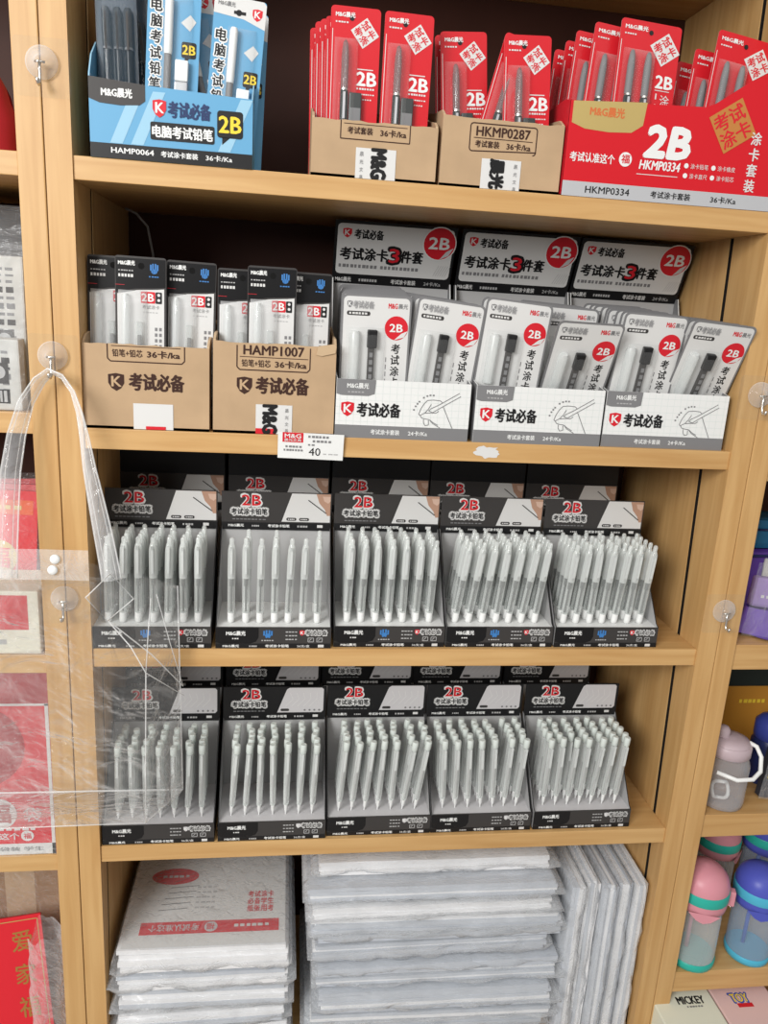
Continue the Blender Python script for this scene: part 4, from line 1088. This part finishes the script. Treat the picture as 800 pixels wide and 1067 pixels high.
def news_packet(label, loc, W, H, seed, rot):
    t = thing('printed_paper_packet', label, 'paper packet', loc, rot, 'printed packets on the left bookcase')
    b = MB(); b.bbox(-W / 2, W / 2, 0, .022, 0, H, NEWS, .002); f = FX((0, 0, 0)); rn = random.Random(seed)
    z = H - .012
    while z > .012:
        hh = rn.choice([.003, .003, .006, .002]); x = -W / 2 + .006
        b.bars(f, x, z - hh, W - .014, hh, MGREY if rn.random() < .6 else DGREY, 14, 1, rn.randrange(99)); z -= hh + .004
    b.rect(f, W / 2 - .034, H * .38, W / 2 - .012, H * .38 + .022, DGREY, 2); b.circ(f, W / 2 - .022, H * .38 + .012, .007, LGREY, 3); b.rect(f, W / 2 - .024, H * .1, W / 2 - .012, H * .3, BLACK, 2); b.bars(f, W / 2 - .022, H * .12, .008, H * .16, LGREY, 2, 3)
    b.build('printed_sheets', t)
    s = MB(); s.sheet(lambda u, v: (-W / 2 - .006 + u * (W + .013), -.0035 - .003 * noise.noise(V((u * 6, v * 6, seed))) - .004 * math.sin(PI * v), -.0 + v * (H + .012)), 18, 20, POLYT); s.build('plastic_sleeve', t)
    return t


news_packet('newsprint packet standing at the front of the left bookcase second shelf', (-.144, .012, 1.2414), .160, .075, 3, (2, 0, 0))
news_packet('taller newsprint packet behind, on the left bookcase second shelf', (-.146, .040, 1.2414), .160, .160, 4, (-2, 0, 0))
t = thing('folded_dark_bundle', 'dark plastic-wrapped bundle behind newsprint packets on the left bookcase', 'bundle', (-.150, .10, 1.2414))
MB().bbox(-.085, .075, 0, .13, 0, .212, mat('charcoal_fabric', (.03, .028, .028), .7), .012).build('fabric', t)
s = MB(); s.sheet(lambda u, v: (-.088 + u * .168, -.004 - .006 * noise.noise(V((u * 5, v * 9, 2))), .215 * v), 16, 24, POLY); s.build('plastic_sleeve', t)


def red_envelope(label, loc, rot, seed):
    t = thing('red_envelope_pack', label, 'red packet', loc, rot, 'red packets on the left bookcase')
    b = MB(); f = FX((0, 0, 0)); b.prism(f, rr(-.045, 0, .045, .170, .004), -.004, 0, RED, DRED)
    b.rect(f, -.040, .140, .040, .158, mat('orange_red_print', (.66, .11, .03), .4)); b.bars(f, -.03, .146, .06, .005, GOLD, 5); b.circ(f, 0, .085, .022, GOLD, 1); b.text(f, '福', -.013, .072, .026, .026, RED, .03, 2); b.bars(f, -.03, .03, .06, .008, GOLD, 6)
    b.build('envelope', t)
    s = MB(); s.sheet(lambda u, v: (-.049 + u * .098, -.003 - .003 * noise.noise(V((u * 5, v * 7, seed))), .178 * v), 12, 16, POLYT); s.build('plastic_sleeve', t)


red_envelope('red packet in clear sleeve, frontmost behind the cream box, left bookcase', (-.135, .095, .9604), (-6, 2, 0), 1)
red_envelope('red packet in clear sleeve, next to the upright, left bookcase', (-.115, .125, .9604), (-6, 1, 0), 2)
red_envelope('red packet in clear sleeve, rearmost on the left bookcase third shelf', (-.125, .155, .9604), (-6, -2, 0), 3)
t = thing('gift_box', 'cream box with a red front panel on the left bookcase', 'box', (-.158, .006, .9604))
b = MB(); b.bbox(-.10, .10, 0, .075, 0, .077, mat('cream_card', (.76, .74, .62), .5), .002); f = FX((0, 0, 0)); b.rect(f, -.095, .030, .088, .072, RED, 1); b.bars(f, -.08, .012, .15, .006, LGREY, 9, 1); b.build('carton', t)
s = MB(); s.sheet(lambda u, v: (-.102 + u * .206, -.004 - .004 * noise.noise(V((u * 7, v * 5, 8))), .088 * v), 18, 12, POLYT); s.build('plastic_sleeve', t)

t = thing('festive_pack', 'red pack with white fortune circle below the cream box, left bookcase', 'gift pack', (-.158, .006, .6904))
b = MB(); W = .105; b.bbox(-W, W, 0, .05, 0, .250, RED, .002); f = FX((0, 0, 0))
b.rect(f, -W + .002, .0, W - .001, .0155, OFFW, 1); b.rect(f, W - .005, .0, W - .001, .206, OFFW, 1); b.rect(f, -W, .2035, W - .001, .2065, OFFW, 1); b.rect(f, -W, .2066, W, .249, DRED, 1)
b.circ(f, .040, .058, .021, OFFW, 2); b.text(f, '福', .0265, .0455, .027, .026, DRED, .04, 3); b.text(f, '袋', .068, .046, .022, .020, PGREY, .01, 2)
b.text(f, '考试认准这个', -.010, .0215, .072, .0095, OFFW, .03, 2); b.circ(f, .0715, .0265, .0075, OFFW, 2); b.text(f, '福', .067, .0225, .009, .008, RED, .02, 3); b.bars(f, .0, .0345, .085, .003, OFFW, 9); b.text(f, '考试 袋装 学生', .01, .005, .080, .006, MGREY, .02, 2)
b.circ(f, .02, .150, .055, DRED, 1); b.build('carton', t)
s = MB(); s.sheet(lambda u, v: (-W - .003 + u * (2 * W + .008), -.003 - .004 * noise.noise(V((u * 6, v * 7, 5))), .252 * v), 18, 20, POLYT); s.build('plastic_sleeve', t)

t = thing('couplet_sheet', 'red paper sheet with gold characters leaning in the bottom of left bookcase', 'paper sheet', (-.160, .030, .3604), (-14, -8, 0))
b = MB(); f = FX((0, 0, 0)); b.prism(f, [(-.085, 0), (.085, 0), (.085, .178), (-.085, .178)], -.003, 0, RED, DRED)
for k, ch in enumerate('爱家福'): b.text(f, ch, .044, .130 - .046 * k, .026, .028, mat('dull_gold_ink', (.34, .16, .04), .5), .02)
b.frame(f, -.080, .006, .080, .172, .0012, GOLDP); b.build('printed_sheet', t)
t = thing('crumpled_plastic_bag', 'crumpled clear plastic bag beside the red sheet, bottom of left bookcase', 'plastic bag', (-.078, .020, .3604))
b = MB(); b.sheet(lambda u, v: V((.022 * math.cos(2 * PI * u), .018 * math.sin(2 * PI * u), .20 * v)) * (1 + .16 * noise.noise(V((math.cos(2 * PI * u) * 1.4, math.sin(2 * PI * u) * 1.4, v * 5)))), 36, 30, POLYT); b.build('film', t)
t = thing('kraft_parcel', 'brown paper parcel behind the red sheet in left bookcase bottom', 'parcel', (-.140, .12, .3604)); b = MB(); b.bbox(-.10, .085, 0, .12, 0, .235, mat('brown_paper', (.30, .17, .08), .7, mottle=.1), .004); b.box(-.02, .02, -.0004, .1204, .0, .2354, KRAFT); b.build('wrapping', t)
s = MB(); s.sheet(lambda u, v: (-.105 + u * .195, -.004 - .004 * noise.noise(V((u * 6, v * 7, 4))), .24 * v), 14, 16, POLYT); s.build('plastic_sleeve', t)


# ------------------------------------------------------------------ right bookcase contents
def kids_bottle(label, loc, lid, band, base, rotz, s=1.0, tint=(.75, .82, .85)):
    t = thing('drinking_bottle', label, 'bottle', loc, (0, 0, rotz), 'kids drinking bottles'); t.scale = (s, s, s)
    bodym = clear('bottle_clear_%d' % int(tint[0] * 100), tint, .22, .5, .1, 1.6)
    MB().lathe([(.030, 0), (.0335, .002), (.0345, .007), (.0345, .0125), (.0335, .0135)], base, 28).build('base', t)
    MB().lathe([(.0330, .0136), (.0335, .02), (.0330, .085), (.0290, .098)], bodym, 28).build('body', t)
    b = MB(); b.lathe([(.0300, .098), (.0360, .101), (.0370, .108), (.0370, .1155)], lid, 28)
    b.poly(F((0, -.0360, .100)), [(-.022, .006), (-.010, -.006), (0, -.010), (.010, -.006), (.022, .006)], lid, 4); b.build('collar', t)
    MB().lathe([(.0375, .1156), (.0380, .117), (.0380, .130), (.0372, .1315)], band, 28).build('band', t)
    MB().lathe([(.0368, .1316), (.0365, .138), (.0320, .150), (.0230, .159), (.010, .164), (.0012, .165)], lid, 28).build('lid', t)
    b = MB(); b.bbox(.033, .046, -.006, .006, .104, .128, lid, .002); b.tube([(.040, 0, .104), (.043, 0, .098), (.046, 0, .108)], .0015, STEEL, 6); b.build('latch', t)
    MB().tube([(-.006, .004, .015), (-.006, .004, .07), (-.004, 0, .099)], .0032, lid, 8).build('straw', t)
    return t


PINK = mat('pink_plastic', (.66, .28, .33), .35); TEAL = mat('teal_plastic', (.03, .42, .34), .35); ROYAL = mat('royal_blue_plastic', (.08, .10, .48), .35); AQUA = mat('aqua_plastic', (.08, .44, .62), .35); NAVY = mat('navy_plastic', (.02, .03, .12), .35)
kids_bottle('pink-lidded drinking bottle with teal band at the front of the right bookcase', (.8400, .031, .4532), PINK, TEAL, TEAL, -20, 1.0)
kids_bottle('blue-lidded drinking bottle beside the pink one on the right bookcase', (.9330, .033, .4532), ROYAL, AQUA, AQUA, -20, .94, (.45, .62, .80))
kids_bottle('pink bottle behind, between the pink and blue drinking bottles', (.9350, .150, .4532), PINK, TEAL, TEAL, 40, .93)
kids_bottle('blue bottle behind the blue drinking bottle on the right bookcase', (1.020, .150, .4532), ROYAL, TEAL, ROYAL, 30, .95, (.45, .62, .80))

t = thing('handled_bottle', 'clear bottle with mauve lid and white loop handle on the right bookcase', 'bottle', (.8440, .036, .7192), (0, 0, -15), 'kids drinking bottles'); t.scale = (.92, .92, .92)
MAUVE = mat('mauve_plastic', (.50, .40, .43), .35)
MB().lathe([(.029, 0), (.0330, .002), (.0340, .010), (.0340, .070), (.0290, .084)], clear('smoky_bottle', (.55, .55, .58), .30, .5, .1, 1.5), 26).build('body', t)
MB().lathe([(.0295, .0841), (.0320, .086), (.0320, .101), (.0300, .103)], MAUVE, 26).build('collar', t)
b = MB(); b.lathe([(.0295, .1031), (.0270, .108), (.0150, .111), (.0012, .112)], MAUVE, 22); b.lathe([(.0095, .111), (.0095, .122), (.006, .1265), (.0012, .127)], MAUVE, 16, Matrix.Translation((-.012, 0, 0))); b.build('lid', t)
MB().tube([(.026, -.004, .106), (.036, -.008, .103), (.043, -.014, .090), (.041, -.026, .072), (.028, -.037, .064), (.005, -.041, .062), (-.022, -.032, .066)], .0033, WPLAS, 8).build('loop_handle', t)
MB().tube([(.012 * math.cos(a) - .006, -.012 + .004 * math.sin(3 * a), .026 + .016 * math.sin(a)) for a in [2 * PI * k / 20 for k in range(20)]], .0028, WPLAS, 7, True).build('coiled_straw', t)

t = thing('carton', 'orange carton behind the bottles on the right bookcase', 'carton', (.960, .155, .7192)); b = MB(); b.bbox(-.075, .075, 0, .06, 0, .118, mat('orange_card', (.52, .24, .03), .5), .002); f = FX((0, 0, 0)); b.bars(f, -.030, .088, .045, .006, YEL, 6, 1); b.build('box', t)
t = thing('carton', 'dark green-black carton lying on top of the orange carton', 'carton', (.960, .150, .8376)); MB().bbox(-.08, .08, 0, .075, 0, .055, mat('very_dark_green', (.012, .022, .02), .5), .003).build('box', t)
t = thing('drinking_bottle', 'dark blue bottle beside the clear handled bottle on the right bookcase', 'bottle', (.9420, .085, .7192), (0, 0, 0), 'kids drinking bottles')
MB().lathe([(.024, 0), (.026, .003), (.026, .062), (.022, .070)], NAVY, 22).build('body', t); MB().lathe([(.0235, .0701), (.0245, .073), (.0245, .094), (.018, .102), (.008, .106), (.001, .107)], mat('indigo_plastic', (.035, .05, .25), .3), 22).build('lid', t)
t = thing('stationery_pouch', 'clear pouch with yellow and blue stripes on the right bookcase', 'pouch', (.930, .035, .7192), (-4, 8, 0))
b = MB(); b.bbox(-.026, .040, 0, .012, 0, .085, mat('pouch_dark', (.035, .035, .045), .5), .002); f = FX((0, 0, 0))
for k, c in enumerate((YEL, EMB, YEL)): b.poly(f, [(-.022, .030 + .009 * k), (.0, .042 + .009 * k), (.02, .030 + .009 * k), (.02, .036 + .009 * k), (.0, .048 + .009 * k), (-.022, .036 + .009 * k)], c, 2)
b.circ(f, .0, .022, .016, AQUA, 1); b.build('contents', t)
s = MB(); s.sheet(lambda u, v: (-.030 + u * .074, -.004 - .002 * noise.noise(V((u * 6, v * 6, 1))), .096 * v), 12, 14, POLYT); s.build('plastic_sleeve', t)

PURP = mat('purple_fabric', (.17, .09, .42), .5); PURL = mat('lilac_print', (.36, .25, .55), .5)
t = thing('toy_bag', 'purple and lilac child gift bag in clear wrap, right bookcase upper shelf', 'gift bag', (.865, .040, .9742), (-3, 6, 0))
b = MB(); b.sheet(lambda u, v: V(((.036 + .010 * (1 - v)) * math.cos(2 * PI * u), .014 * math.sin(2 * PI * u), .036 * v)), 24, 8, PURP); b.lathe([(.03, .0), (.001, .0001)], PURP, 16); b.build('lower_pouch', t)
b = MB(); b.bbox(-.030, .034, -.004, .010, .0365, .078, PURL, .004); f = FX((0, -.004, 0)); b.bars(f, -.02, .05, .04, .004, OFFW, 5, 1); b.build('upper_pouch', t)
s = MB(); s.sheet(lambda u, v: (-.044 + u * .09, -.018 - .003 * noise.noise(V((u * 6, v * 6, 6))), .10 * v), 12, 14, POLYT); s.build('plastic_sleeve', t)
t = thing('school_bag', 'violet pencil case above the gift bag, right bookcase upper shelf', 'pencil case', (.925, .110, .9742))
b = MB(); b.bbox(-.075, .075, 0, .07, 0, .095, mat('violet_vinyl', (.14, .06, .40), .3), .012); b.build('case', t); b = MB(); b.bbox(-.030, -.008, -.003, .0005, .050, .085, WHITE, .002); b.build('badge', t); MB().tube([(-.07, -.002, .088), (0, -.004, .090), (.07, -.002, .088)], .0018, NAVY, 6).build('zip', t)
t = thing('blue_pencil_case', 'blue pencil case lying on the violet one, right bookcase', 'pencil case', (.935, .115, 1.0696)); MB().bbox(-.06, .06, 0, .06, 0, .045, mat('teal_blue_vinyl', (.02, .16, .32), .35), .010).build('case', t); MB().tube([(-.055, -.002, .03), (.055, -.002, .03)], .0016, NAVY, 6).build('zip', t)

for lb, x0, x1, colr, st, ink, nm in (('cream flat box with black lettering at the bottom of the right bookcase', .7780, .8720, mat('pale_cream_card', (.72, .74, .62), .45), 'MICKEY', BLACK, 'flat_gift_box'), ('pink flat box with yellow lettering at the bottom of the right bookcase', .8745, .9660, mat('pale_pink_card', (.74, .52, .50), .45), 'TOY', YEL, 'flat_gift_box')):
    t = thing(nm, lb, 'box', ((x0 + x1) / 2, -.085, .3602), (0, 0, 0), 'flat gift boxes'); h = (x1 - x0) / 2
    b = MB(); b.bbox(-h, h, 0, .30, 0, .040, colr, .002); f = F((0, 0, .040), (1, 0, 0), (0, 1, 0))
    if st == 'MICKEY': b.text(f, st, -.010, .082, .042, .013, ink, .06, 1); b.bars(f, .0, .076, .026, .0025, MGREY, 6)
    else: outlined(b, f, st, -.020, .080, .026, .014, YEL, mat('blue_print', (.05, .1, .4), .4), .1, .04, 1); b.rect(f, -.016, .071, .008, .078, RED, 1)
    b.build('lid', t)

bpy.data.objects.remove(_to)
